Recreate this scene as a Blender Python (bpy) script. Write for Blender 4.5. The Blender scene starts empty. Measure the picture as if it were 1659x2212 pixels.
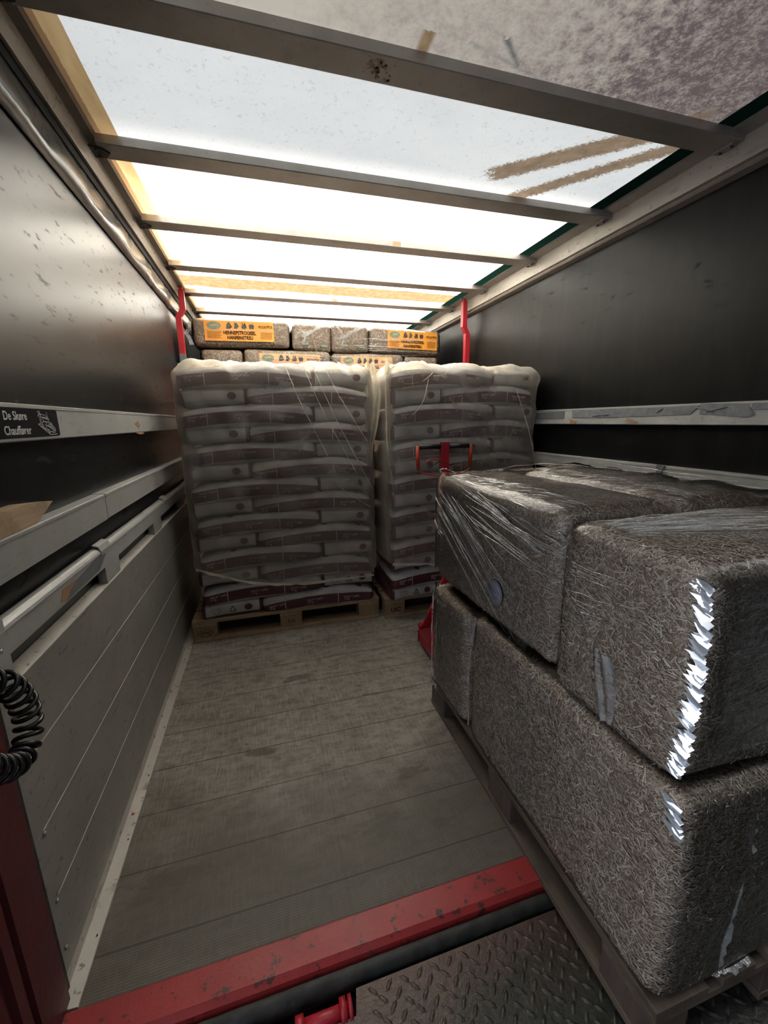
import bpy, bmesh, math, random
import numpy as np
from mathutils import Vector, Matrix, noise as mnoise

scene = bpy.context.scene
COL = scene.collection
rnd = random.Random(7)

# ------------------------------------------------------------------ camera
cd = bpy.data.cameras.new('camera')
cam = bpy.data.objects.new('camera', cd); COL.objects.link(cam)
cd.sensor_fit = 'VERTICAL'; cd.sensor_height = 24.0; cd.lens = 883.57 / 2212 * 24.0
cd.clip_start = 0.02; cd.clip_end = 200
R_ = Vector((0.96061, -0.27754, -0.01416)); U_ = Vector((0.07366, 0.20518, 0.97595)); F_ = Vector((0.26796, 0.93855, -0.21754))
m = Matrix(((R_.x, U_.x, -F_.x, 0.56144), (R_.y, U_.y, -F_.y, -2.5615), (R_.z, U_.z, -F_.z, 1.34283), (0, 0, 0, 1)))
cam.matrix_world = m
scene.camera = cam

# ------------------------------------------------------------------ light
world = bpy.data.worlds.new('sky'); scene.world = world; world.use_nodes = True
wn = world.node_tree.nodes; wl = world.node_tree.links; wn.clear()
wtc = wn.new('ShaderNodeTexCoord'); wsep = wn.new('ShaderNodeSeparateXYZ'); wl.new(wtc.outputs['Generated'], wsep.inputs[0])
wr = wn.new('ShaderNodeValToRGB'); wl.new(wsep.outputs['Z'], wr.inputs[0])
e = wr.color_ramp.elements; e[0].position = 0.0; e[0].color = (0.32, 0.32, 0.32, 1); e[1].position = 0.6; e[1].color = (0.93, 0.96, 1.0, 1)
k = wr.color_ramp.elements.new(0.08); k.color = (1.0, 1.0, 1.0, 1)
wb = wn.new('ShaderNodeBackground'); wb.inputs['Strength'].default_value = 0.96; wl.new(wr.outputs[0], wb.inputs[0])
wo = wn.new('ShaderNodeOutputWorld'); wl.new(wb.outputs[0], wo.inputs[0])

sd = bpy.data.lights.new('sun', 'SUN'); sd.energy = 34.0; sd.color = (1.0, 0.93, 0.82); sd.angle = math.radians(8)
so = bpy.data.objects.new('sun', sd); COL.objects.link(so)
# sun stands behind the camera's shoulder, over the added shading wall
so.rotation_euler = Vector((0.12, 1.0, -1.45)).to_track_quat('-Z', 'Y').to_euler()
# area lamp added for daylight at the open rear: film glints, soft fill
ad = bpy.data.lights.new('rear_daylight_fill', 'AREA'); ad.shape = 'RECTANGLE'; ad.size = 0.7; ad.size_y = 2.2; ad.energy = 10; ad.color = (0.78, 0.86, 1.0)
ao = bpy.data.objects.new('rear_daylight_fill', ad); COL.objects.link(ao)
ao.location = (-1.1, -3.3, 1.2); ao.rotation_euler = Vector((2.4, 1.5, -0.5)).to_track_quat('-Z', 'Z').to_euler()

scene.view_settings.view_transform = 'Standard'; scene.view_settings.look = 'None'
scene.view_settings.gamma = 1.0; scene.view_settings.use_curve_mapping = False
scene.view_settings.exposure = 0.9
cy = scene.cycles
cy.max_bounces = 7; cy.diffuse_bounces = 4; cy.glossy_bounces = 3; cy.transmission_bounces = 4; cy.transparent_max_bounces = 14
cy.use_denoising = True; cy.caustics_reflective = False; cy.caustics_refractive = False; cy.sample_clamp_indirect = 40

# ------------------------------------------------------------------ helpers
def link(o, parent=None):
    COL.objects.link(o)
    if parent: o.parent = parent
    return o
def tag(o, label=None, cat=None, group=None, kind=None):
    if label: o['label'] = label
    if cat: o['category'] = cat
    if group: o['group'] = group
    if kind: o['kind'] = kind
    return o
def empty(name, loc=(0, 0, 0), rz=0.0):
    o = bpy.data.objects.new(name, None); o.empty_display_size = 0.1; COL.objects.link(o)
    o.location = loc; o.rotation_euler = (0, 0, rz); return o
def copy_tree(o, parent=None):
    c = o.copy(); COL.objects.link(c); c.parent = parent
    for ch in list(o.children): copy_tree(ch, c)
    return c
class MB:
    def __init__(s): s.v = []; s.f = []; s.sm = []
    def add(s, vs, fs, smooth=False):
        n = len(s.v); s.v += [tuple(v) for v in vs]; s.f += [tuple(i + n for i in f) for f in fs]; s.sm += [smooth] * len(fs); return s
    def box(s, x0, x1, y0, y1, z0, z1, b=0.0):
        if b <= 0:
            vs = [(x, y, z) for x in (x0, x1) for y in (y0, y1) for z in (z0, z1)]
            return s.add(vs, [(0, 1, 3, 2), (4, 6, 7, 5), (0, 4, 5, 1), (2, 3, 7, 6), (0, 2, 6, 4), (1, 5, 7, 3)])
        bm = bmesh.new(); bmesh.ops.create_cube(bm, size=1)
        for v in bm.verts: v.co = Vector(((x0 + x1) / 2 + v.co.x * (x1 - x0), (y0 + y1) / 2 + v.co.y * (y1 - y0), (z0 + z1) / 2 + v.co.z * (z1 - z0)))
        bmesh.ops.bevel(bm, geom=bm.edges[:], offset=b, segments=2, profile=0.5, affect='EDGES')
        bm.verts.index_update(); s.add([v.co[:] for v in bm.verts], [[v.index for v in f.verts] for f in bm.faces]); bm.free(); return s
    def prism(s, prof, axis, a, b, smooth=False):
        n = len(prof)
        def mk(p, t):
            return {'x': (t, p[0], p[1]), 'y': (p[0], t, p[1]), 'z': (p[0], p[1], t)}[axis]
        vs = [mk(p, a) for p in prof] + [mk(p, b) for p in prof]
        fs = [(i, (i + 1) % n, n + (i + 1) % n, n + i) for i in range(n)]
        s.add(vs, fs, smooth); s.add(vs, [tuple(range(n - 1, -1, -1)), tuple(range(n, 2 * n))]); return s
    def tube(s, pts, r, n=10, cap=True):
        pts = [Vector(p) for p in pts]; rs = r if isinstance(r, (list, tuple)) else [r] * len(pts)
        up = Vector((0.13, 0.21, 1)).normalized(); rings = []
        prev = None
        for i, p in enumerate(pts):
            t = (pts[min(i + 1, len(pts) - 1)] - pts[max(i - 1, 0)]).normalized()
            if prev is None: a = t.cross(up).normalized()
            else: a = (prev - t * prev.dot(t)).normalized()
            prev = a; b = t.cross(a)
            rings.append([p + (a * math.cos(2 * math.pi * j / n) + b * math.sin(2 * math.pi * j / n)) * rs[i] for j in range(n)])
        vs = [v for rg in rings for v in rg]
        fs = [(i * n + j, i * n + (j + 1) % n, (i + 1) * n + (j + 1) % n, (i + 1) * n + j) for i in range(len(pts) - 1) for j in range(n)]
        if cap: fs += [tuple(range(n - 1, -1, -1)), tuple(range((len(pts) - 1) * n, len(pts) * n))]
        return s.add(vs, fs, True)
    def cyl(s, a, b, r, n=20): return s.tube([a, b], r, n)
    def build(s, name, mat, parent=None, recalc=True):
        me = bpy.data.meshes.new(name); me.from_pydata(s.v, [], s.f); me.update()
        me.polygons.foreach_set('use_smooth', s.sm)
        if recalc:
            bm = bmesh.new(); bm.from_mesh(me); bmesh.ops.recalc_face_normals(bm, faces=bm.faces[:]); bm.to_mesh(me); bm.free()
        me.materials.append(mat)
        return link(bpy.data.objects.new(name, me), parent)
def text_mesh(txt, size, origin, right, up, name, mat, parent, bold=0.0, ext=0.0006, sx=1.0, align='LEFT', space=1.0):
    cu = bpy.data.curves.new(name, 'FONT'); cu.body = txt; cu.size = size; cu.offset = bold; cu.extrude = ext; cu.align_x = align; cu.space_line = space; cu.resolution_u = 3
    to = bpy.data.objects.new(name, cu); COL.objects.link(to)
    bpy.context.view_layer.update()
    me = bpy.data.meshes.new_from_object(to); COL.objects.unlink(to); bpy.data.objects.remove(to)
    r = Vector(right).normalized(); u = Vector(up).normalized(); n = r.cross(u)
    M = Matrix(((r.x * sx, u.x, n.x, origin[0]), (r.y * sx, u.y, n.y, origin[1]), (r.z * sx, u.z, n.z, origin[2]), (0, 0, 0, 1)))
    me.transform(M); me.materials.clear(); me.materials.append(mat)
    return link(bpy.data.objects.new(name, me), parent)

# ---- node shorthand
class NT:
    def __init__(s, name, bump=None):
        s.m = bpy.data.materials.new(name); s.m.use_nodes = True; s.n = s.m.node_tree.nodes; s.l = s.m.node_tree.links
        s.n.clear(); s.out = s.n.new('ShaderNodeOutputMaterial')
    def new(s, t, **kw):
        o = s.n.new(t)
        for k, v in kw.items():
            if hasattr(o, k): setattr(o, k, v)
        return o
    def put(s, sock, val):
        if isinstance(val, bpy.types.NodeSocket): s.l.new(val, sock)
        elif val is not None:
            if isinstance(val, (tuple, list)) and sock.type == 'RGBA' and len(val) == 3: val = (*val, 1)
            sock.default_value = val
    def obj(s): return s.new('ShaderNodeTexCoord').outputs['Object']
    def map(s, vec, scale=(1, 1, 1), rot=(0, 0, 0), loc=(0, 0, 0)):
        o = s.new('ShaderNodeMapping'); s.put(o.inputs['Vector'], vec); o.inputs['Scale'].default_value = scale; o.inputs['Rotation'].default_value = rot; o.inputs['Location'].default_value = loc
        return o.outputs[0]
    def noise(s, vec, scale, detail=4, rough=0.55, dist=0.0):
        o = s.new('ShaderNodeTexNoise'); s.put(o.inputs['Vector'], vec); o.inputs['Scale'].default_value = scale; o.inputs['Detail'].default_value = detail; o.inputs['Roughness'].default_value = rough; o.inputs['Distortion'].default_value = dist
        return o.outputs[0]
    def ramp(s, fac, stops):
        o = s.new('ShaderNodeValToRGB'); s.put(o.inputs[0], fac); el = o.color_ramp.elements
        while len(el) < len(stops): el.new(0.5)
        for q, (p, c) in zip(el, stops):
            q.position = p; q.color = (c, c, c, 1) if isinstance(c, (int, float)) else (*c, 1)
        return o.outputs[0]
    def math(s, op, a, b=None, c=None, clamp=False):
        o = s.new('ShaderNodeMath'); o.operation = op; o.use_clamp = clamp; s.put(o.inputs[0], a); s.put(o.inputs[1], b)
        if c is not None: s.put(o.inputs[2], c)
        return o.outputs[0]
    def mix(s, f, a, b, mode='MIX'):
        o = s.new('ShaderNodeMix'); o.data_type = 'RGBA'; o.blend_type = mode; o.clamp_factor = True
        s.put(o.inputs[0], f); s.put(o.inputs[6], a); s.put(o.inputs[7], b); return o.outputs[2]
    def xyz(s, vec):
        o = s.new('ShaderNodeSeparateXYZ'); s.put(o.inputs[0], vec); return o.outputs
    def bump(s, h, st=0.3, dist=0.01):
        o = s.new('ShaderNodeBump'); s.put(o.inputs['Height'], h); o.inputs['Strength'].default_value = st; o.inputs['Distance'].default_value = dist; return o.outputs[0]
    def pbsdf(s, color, rough=0.5, metal=0.0, normal=None, **kw):
        o = s.new('ShaderNodeBsdfPrincipled'); s.put(o.inputs['Base Color'], color); s.put(o.inputs['Roughness'], rough); s.put(o.inputs['Metallic'], metal)
        if normal is not None: s.put(o.inputs['Normal'], normal)
        for k, v in kw.items(): s.put(o.inputs[k.replace('_', ' ')], v)
        return o.outputs[0]
    def mixsh(s, f, a, b):
        o = s.new('ShaderNodeMixShader'); s.put(o.inputs[0], f); s.l.new(a, o.inputs[1]); s.l.new(b, o.inputs[2]); return o.outputs[0]
    def addsh(s, a, b):
        o = s.new('ShaderNodeAddShader'); s.l.new(a, o.inputs[0]); s.l.new(b, o.inputs[1]); return o.outputs[0]
    def done(s, sh): s.l.new(sh, s.out.inputs['Surface']); return s.m
def simple(name, c, rough=0.5, metal=0.0, var=0.15, scale=20, bst=0.0):
    t = NT(name); v = t.obj(); n = t.noise(v, scale)
    dark = tuple(x * (1 - var) for x in c); lite = tuple(min(1, x * (1 + var)) for x in c)
    col = t.ramp(n, [(0.3, dark), (0.7, lite)])
    return t.done(t.pbsdf(col, rough, metal, t.bump(n, bst) if bst else None))

M = {}
# translucent roof sheet with its stains
def mat_roof():
    t = NT('roof_sheet'); v = t.obj(); x, y, z = t.xyz(v)
    n1 = t.noise(v, 3.0, 5, 0.6); n2 = t.noise(v, 90, 4, 0.75); n3 = t.noise(t.map(v, (1, 1, 1), (0, 0, 0.5)), 24, 6, 0.72)
    base = t.mix(t.ramp(n1, [(0.3, 0.0), (0.7, 1.0)]), (0.81, 0.81, 0.785), (0.74, 0.745, 0.73))
    speck = t.ramp(t.math('MULTIPLY', n2, t.math('ADD', n3, 0.5)), [(0.58, 0.0), (0.72, 1.0)])
    col = t.mix(t.math('MULTIPLY', speck, 0.45), base, (0.45, 0.42, 0.37))
    # rear bay: brown-stained, heavier to the right
    bay = t.ramp(t.math('ADD', t.math('MULTIPLY', y, -1.0), 0.0), [(1.18 / 4, 0.0), (1.2 / 4, 1.0)])
    yy = t.math('DIVIDE', t.math('MULTIPLY', y, -1.0), 4.0)
    bay = t.ramp(yy, [(1.19 / 4, 0.0), (1.24 / 4, 1.0)])
    heavy = t.ramp(t.math('ADD', t.math('MULTIPLY', x, 0.32), t.math('MULTIPLY', t.math('SUBTRACT', n3, 0.5), 0.35)), [(0.20, 0.0), (0.36, 0.30), (0.46, 0.42), (0.56, 0.85), (0.8, 0.95)])
    grain = t.ramp(t.math('ADD', t.math('MULTIPLY', n2, 0.6), t.math('MULTIPLY', n3, 0.5)), [(0.40, 0.55), (0.62, 1.2)])
    brown = t.mix(t.ramp(x, [(0.5, 0.0), (0.95, 1.0)]), (0.26, 0.20, 0.145), (0.135, 0.10, 0.10))
    col = t.mix(t.math('MULTIPLY', bay, t.ramp(x, [(0.15, 0.0), (0.55, 0.8)]), clamp=True), col, (0.50, 0.425, 0.33))
    col = t.mix(t.math('MULTIPLY', bay, t.math('MULTIPLY', heavy, grain), clamp=True), col, brown)
    # two long brown streaks in the second bay, running diagonally, and small marks
    def streak(x0, y0, x1, y1, w0, soft, n):
        dx, dy = x1 - x0, y1 - y0; L = math.hypot(dx, dy); ux, uy = dx / L, dy / L
        a = t.math('ADD', t.math('MULTIPLY', t.math('SUBTRACT', x, x0), ux), t.math('MULTIPLY', t.math('SUBTRACT', y, y0), uy))
        b = t.math('ABSOLUTE', t.math('ADD', t.math('MULTIPLY', t.math('SUBTRACT', x, x0), -uy), t.math('MULTIPLY', t.math('SUBTRACT', y, y0), ux)))
        b = t.math('ADD', b, t.math('MULTIPLY', t.math('SUBTRACT', n, 0.5), soft))
        inb = t.ramp(t.math('MULTIPLY', b, 10.0), [(w0 * 10 - 0.06, 1.0), (w0 * 10 + 0.06, 0.0)])
        a = t.math('ADD', a, t.math('MULTIPLY', t.math('SUBTRACT', n, 0.5), soft * 3))
        ina = t.math('MULTIPLY', t.ramp(t.math('DIVIDE', a, L), [(0.0, 0.0), (0.03, 1.0)]), t.ramp(t.math('SUBTRACT', t.math('DIVIDE', a, L), 1.0), [(0.0, 1.0), (0.03, 0.0)]))
        return t.math('MULTIPLY', ina, inb)
    rust = t.mix(t.ramp(n3, [(0.35, 0.0), (0.65, 1.0)]), (0.17, 0.105, 0.05), (0.30, 0.20, 0.11))
    for a in ((1.56, -0.74, 2.13, -1.22, 0.052, 0.09), (1.74, -0.58, 2.20, -1.12, 0.040, 0.11), (1.07, -1.215, 1.07, -1.30, 0.017, 0.01)):
        col = t.mix(t.math('MULTIPLY', streak(*a, n2), 0.92), col, rust)
    for a in ((1.40, 0.12, 1.40, 0.20, 0.02, 0.02), (1.66, -0.3, 1.9, -0.42, 0.02, 0.09)):
        col = t.mix(t.math('MULTIPLY', streak(*a, n2), 0.6), col, (0.62, 0.42, 0.30))
    # dark scuff in the rear bay
    col = t.mix(t.math('MULTIPLY', streak(1.27, -1.345, 1.37, -1.26, 0.006, 0.03, n3), 0.85), col, (0.10, 0.11, 0.11))
    col = t.mix(t.math('MULTIPLY', streak(1.18, -1.30, 1.55, -1.22, 0.003, 0.05, n3), 0.5), col, (0.18, 0.18, 0.17))
    # glued plywood-brown bands: one along the left rim, one across
    tan = t.mix(t.ramp(t.noise(t.map(v, (6, 1, 1)), 5, 4), [(0.35, 0.0), (0.65, 1.0)]), (0.33, 0.215, 0.10), (0.40, 0.275, 0.14))
    edge = t.math('ADD', x, t.math('MULTIPLY', t.math('SUBTRACT', n1, 0.5), 0.004))
    col = t.mix(t.math('LESS_THAN', edge, 0.135), col, tan)
    col = t.mix(t.math('LESS_THAN', t.math('ADD', x, t.math('MULTIPLY', t.math('SUBTRACT', n3, 0.5), 0.012)), 0.080), col, (0.20, 0.12, 0.06))
    yw = t.math('ADD', y, t.math('MULTIPLY', t.math('SUBTRACT', n1, 0.5), 0.12))
    cb = t.math('MULTIPLY', t.math('GREATER_THAN', yw, 0.86), t.math('LESS_THAN', yw, 1.10))
    col = t.mix(cb, col, t.mix(t.ramp(n3, [(0.35, 0.0), (0.65, 1.0)]), (0.075, 0.050, 0.026), (0.11, 0.078, 0.045)))
    # dark green rim on the right
    col = t.mix(t.math('GREATER_THAN', x, 2.20), col, (0.0012, 0.004, 0.003))
    tr = t.new('ShaderNodeBsdfTranslucent'); t.put(tr.inputs[0], col)
    df = t.new('ShaderNodeBsdfDiffuse'); t.put(df.inputs[0], col)
    return t.done(t.mixsh(0.30, tr.outputs[0], df.outputs[0]))
M['roof'] = mat_roof()

def mat_floor():
    t = NT('ribbed_floor'); v = t.obj(); x, y, z = t.xyz(v)
    n1 = t.noise(v, 2.2, 6, 0.65); n2 = t.noise(t.map(v, (1.6, 4, 1), (0, 0, 0.15)), 7, 6, 0.75); n3 = t.noise(v, 60, 3, 0.7)
    n4 = t.noise(t.map(v, (26, 1.5, 1), (0, 0, 0.2)), 7, 4, 0.7)
    c = t.mix(t.ramp(n1, [(0.32, 0.0), (0.68, 1.0)]), (0.190, 0.162, 0.131), (0.325, 0.294, 0.252))
    c = t.mix(t.ramp(n2, [(0.38, 0.75), (0.56, 0.0)]), c, (0.105, 0.084, 0.062))
    c = t.mix(t.ramp(n4, [(0.50, 0.0), (0.66, 0.6)]), c, (0.40, 0.385, 0.34))
    c = t.mix(t.ramp(t.noise(t.map(v, (1, 1.6, 1), (0, 0, 0.3)), 6, 6, 0.72, 0.15), [(0.57, 0.0), (0.70, 0.7)]), c, (0.080, 0.062, 0.045))
    for (sx_, sy_, rr) in ((1.02, -1.30, 0.07), (0.86, -1.47, 0.09), (0.72, -1.40, 0.05), (0.20, -1.45, 0.12), (1.0, -0.8, 0.06), (0.62, -0.55, 0.08), (1.05, -1.52, 0.05), (0.45, -1.02, 0.07)):
        dd = t.math('SQRT', t.math('ADD', t.math('POWER', t.math('SUBTRACT', x, sx_), 2.0), t.math('POWER', t.math('MULTIPLY', t.math('SUBTRACT', y, sy_), 2.4), 2.0)))
        dd = t.math('ADD', t.math('DIVIDE', dd, rr), t.math('MULTIPLY', t.math('SUBTRACT', n2, 0.5), 4.0))
        c = t.mix(t.ramp(dd, [(0.45, 0.6), (1.0, 0.0)]), c, (0.050, 0.038, 0.028))
    # darker dirt towards the doorway
    c = t.mix(t.math('MULTIPLY', t.ramp(t.math('MULTIPLY', t.math('ADD', y, t.math('MULTIPLY', t.math('SUBTRACT', n1, 0.5), 0.7)), -0.5), [(0.50, 0.0), (0.75, 0.72)]), 1.0), c, (0.080, 0.066, 0.048))
    c = t.mix(t.ramp(n3, [(0.62, 0.0), (0.72, 0.6)]), c, (0.06, 0.05, 0.04))
    red = t.math('MULTIPLY', t.ramp(t.noise(v, 11, 2, 0.4), [(0.735, 0.0), (0.745, 0.8)]), t.math('LESS_THAN', x, 0.7))
    c = t.mix(red, c, (0.25, 0.05, 0.03))
    # plank seams every 0.2 m, one long joint
    fr = t.math('ABSOLUTE', t.math('SUBTRACT', t.math('FRACT', t.math('ADD', t.math('MULTIPLY', y, 5.0), 100.5)), 0.5))
    seam = t.math('LESS_THAN', fr, 0.011)
    j = t.math('LESS_THAN', t.math('ABSOLUTE', t.math('SUBTRACT', x, 0.70)), 0.0012)
    c = t.mix(t.math('MULTIPLY', seam, 0.85), c, (0.025, 0.02, 0.016)); c = t.mix(t.math('MULTIPLY', j, 0.5), c, (0.05, 0.04, 0.03))
    rib = t.math('SINE', t.math('MULTIPLY', y, 2 * math.pi / 0.0066))
    ribm = t.ramp(t.math('MULTIPLY', y, -0.5), [(0.30, 0.25), (0.80, 1.0)])
    c = t.mix(t.math('MULTIPLY', t.math('MULTIPLY', t.math('ADD', rib, 1.0), 0.30), ribm), c, (0.06, 0.052, 0.04))
    h = t.math('ADD', t.math('MULTIPLY', t.math('MULTIPLY', rib, 0.5), ribm), t.math('MULTIPLY', seam, -3.0))
    return t.done(t.pbsdf(c, 0.62, 0.0, t.bump(h, 0.5, 0.0012)))
M['floor'] = mat_floor()

def mat_blackwall(name, gloss, rough, tintn):
    t = NT(name); v = t.obj()
    n1 = t.noise(v, 1.7, 5, 0.6); n2 = t.noise(t.map(v, (1, 0.9, 5)), 7, 5, 0.7); n3 = t.noise(t.map(v, (1, 4, 0.7)), 4, 4, 0.7)
    c = t.mix(t.ramp(n1, [(0.3, 0), (0.7, 1)]), (0.0028, 0.0028, 0.0028), (0.006, 0.006, 0.006))
    c = t.mix(t.ramp(n3, [(0.45, 0.0), (0.70, 0.6)]), c, tintn)
    c = t.mix(t.ramp(t.noise(t.map(v, (1, 3, 9), (0.6, 0, 0)), 6, 3, 0.6), [(0.68, 0.0), (0.75, 0.6)]), c, (0.006, 0.006, 0.006))
    sc = t.ramp(t.noise(t.map(v, (1, 2.0, 7), (0.5, 0, 0)), 5, 4, 0.65), [(0.60, 0.0), (0.68, 0.22)])
    r = t.math('ADD', t.ramp(n1, [(0.3, rough - 0.02), (0.75, rough + 0.03)]), sc)
    return t.done(t.pbsdf(c, r, 0.0, None, Specular_IOR_Level=gloss))
M['wall_l'] = mat_blackwall('glossy_black_ply', 0.32, 0.33, (0.009, 0.009, 0.0085))
M['wall_r'] = mat_blackwall('matt_black_ply', 0.17, 0.36, (0.012, 0.012, 0.0115))

def mat_alu(name, c0, rough, dirty):
    t = NT(name); v = t.obj()
    n1 = t.noise(v, 6, 5, 0.65); n2 = t.noise(t.map(v, (1, 0.25, 5)), 18, 4, 0.6); n3 = t.noise(v, 40, 3, 0.6); n4 = t.noise(t.map(v, (1, 1, 6), (0.5, 0, 0)), 8, 4, 0.6)
    c = t.mix(t.ramp(n1, [(0.3, 0), (0.7, 1)]), tuple(q * 0.80 for q in c0), c0)
    c = t.mix(t.ramp(n3, [(0.62, 0.0), (0.69, dirty)]), c, tuple(q * 0.35 for q in c0))
    c = t.mix(t.ramp(n4, [(0.60, 0.0), (0.70, dirty)]), c, tuple(q * 0.4 for q in c0))
    c = t.mix(t.ramp(n2, [(0.66, 0.0), (0.78, dirty * 0.5)]), c, tuple(min(1, q * 1.35) for q in c0))
    return t.done(t.pbsdf(c, rough, 0.25, t.bump(n2, 0.06)))
M['alu'] = mat_alu('silver_rail', (0.42, 0.42, 0.40), 0.42, 0.3)
M['board'] = mat_alu('grey_side_board', (0.30, 0.29, 0.262), 0.42, 0.75)
M['bow'] = mat_alu('grey_roof_bow', (0.36, 0.335, 0.31), 0.45, 0.25)
M['cant'] = mat_alu('beige_cant_rail', (0.50, 0.46, 0.40), 0.5, 0.6)
M['soffit'] = simple('brown_grey_rail', (0.22, 0.185, 0.16), 0.6, 0.1)
M['strip'] = mat_alu('beige_floor_strip', (0.50, 0.47, 0.42), 0.55, 1.0)
M['black'] = simple('black_gap', (0.006, 0.006, 0.006), 0.8)
M['tarp'] = simple('clear_crinkled_strip', (0.10, 0.098, 0.095), 0.25, 0.1, 0.3, 5, 0.3)
M['rubber'] = simple('dirty_black_rubber', (0.020, 0.020, 0.018), 0.6, 0, 0.7, 22, 0.6)
M['cable'] = simple('glossy_black_cable', (0.006, 0.006, 0.007), 0.28)
M['steel'] = simple('zinc_steel', (0.35, 0.35, 0.34), 0.4, 0.8)
M['blacksteel'] = simple('black_steel', (0.02, 0.02, 0.02), 0.45, 0.3)
M['white'] = simple('white_print', (0.62, 0.62, 0.62), 0.5, 0, 0.05)
t_ = NT('black_print'); M['ink'] = t_.done(t_.pbsdf((0.004, 0.004, 0.004), 0.85, 0, None, Specular_IOR_Level=0.1))
M['brandink'] = simple('burnt_stamp', (0.035, 0.022, 0.012), 0.8)
M['duct'] = simple('grey_duct_tape', (0.17, 0.18, 0.19), 0.45, 0.1, 0.2, 30, 0.5)
M['parcel'] = simple('brown_tape_scrap', (0.30, 0.18, 0.10), 0.5)
M['straptape'] = simple('grey_tape_band', (0.13, 0.14, 0.15), 0.4)
M['grip'] = simple('black_grip', (0.010, 0.010, 0.012), 0.35)
def mat_red(name, c, chip, rough=0.42):
    t = NT(name); v = t.obj(); n = t.noise(v, 9, 6, 0.7); n2 = t.noise(v, 28, 5, 0.7)
    col = t.mix(t.ramp(n, [(0.3, 0), (0.7, 1)]), tuple(q * 0.72 for q in c), c)
    col = t.mix(t.ramp(n2, [(chip, 0.0), (chip + 0.03, 0.9)]), col, (0.035, 0.022, 0.018))
    col = t.mix(t.ramp(t.noise(v, 3, 4, 0.6), [(0.55, 0.0), (0.8, 0.45)]), col, (c[0] * 0.8, c[0] * 0.2, c[0] * 0.18))
    return t.done(t.pbsdf(col, rough, 0, t.bump(n2, 0.15)))
M['red_sill'] = mat_red('worn_red_paint', (0.36, 0.030, 0.030), 0.58)
M['red_post'] = mat_red('red_post_paint', (0.085, 0.004, 0.008), 0.9)
M['red'] = mat_red('red_enamel', (0.42, 0.016, 0.028), 0.74)
M['red_loop'] = simple('orange_red_enamel', (0.50, 0.055, 0.025), 0.4)
def mat_wood(name, a, b, dark, ax):
    t = NT(name); v = t.obj(); s = [16, 16, 16]; s[ax] = 1.0
    n = t.noise(t.map(v, tuple(s)), 3.0, 6, 0.65, 0.4); n2 = t.noise(v, 7, 5, 0.65)
    c = t.mix(t.ramp(n, [(0.3, 0), (0.7, 1)]), a, b); c = t.mix(t.ramp(n2, [(0.5, 0.0), (0.72, 0.8)]), c, dark)
    return t.done(t.pbsdf(c, 0.72, 0, t.bump(n, 0.35, 0.004)))
M['wood'] = [mat_wood('pine_%s' % 'xyz'[i], (0.30, 0.205, 0.12), (0.44, 0.32, 0.20), (0.17, 0.11, 0.06), i) for i in range(3)]
M['oldwood'] = [mat_wood('weathered_pine_%s' % 'xyz'[i], (0.075, 0.054, 0.040), (0.15, 0.115, 0.085), (0.03, 0.02, 0.015), i) for i in range(3)]
M['chipwood'] = [mat_wood('pressed_block', (0.26, 0.175, 0.095), (0.36, 0.26, 0.15), (0.15, 0.095, 0.05), 2), mat_wood('old_pressed_block', (0.07, 0.048, 0.042), (0.12, 0.085, 0.075), (0.03, 0.02, 0.018), 2)]
def mat_plate():
    t = NT('dirty_checker_plate'); v = t.obj(); x, y, z = t.xyz(v); n = t.noise(v, 7, 6, 0.65); n2 = t.noise(v, 50, 4, 0.7)
    c = t.mix(t.ramp(n, [(0.3, 0), (0.7, 1)]), (0.026, 0.027, 0.022), (0.060, 0.060, 0.050))
    rust = t.math('MULTIPLY', t.ramp(t.math('MULTIPLY', t.math('ADD', y, t.math('MULTIPLY', t.math('SUBTRACT', n, 0.5), 0.35)), -0.25), [(0.465, 1.0), (0.50, 0.0)]), 0.8)
    c = t.mix(rust, c, (0.085, 0.05, 0.04)); c = t.mix(t.ramp(n2, [(0.68, 0.0), (0.76, 0.8)]), c, (0.16, 0.14, 0.10))
    return t.done(t.pbsdf(c, 0.40, 0.35, t.bump(n2, 0.3)))
M['plate'] = mat_plate()

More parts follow.
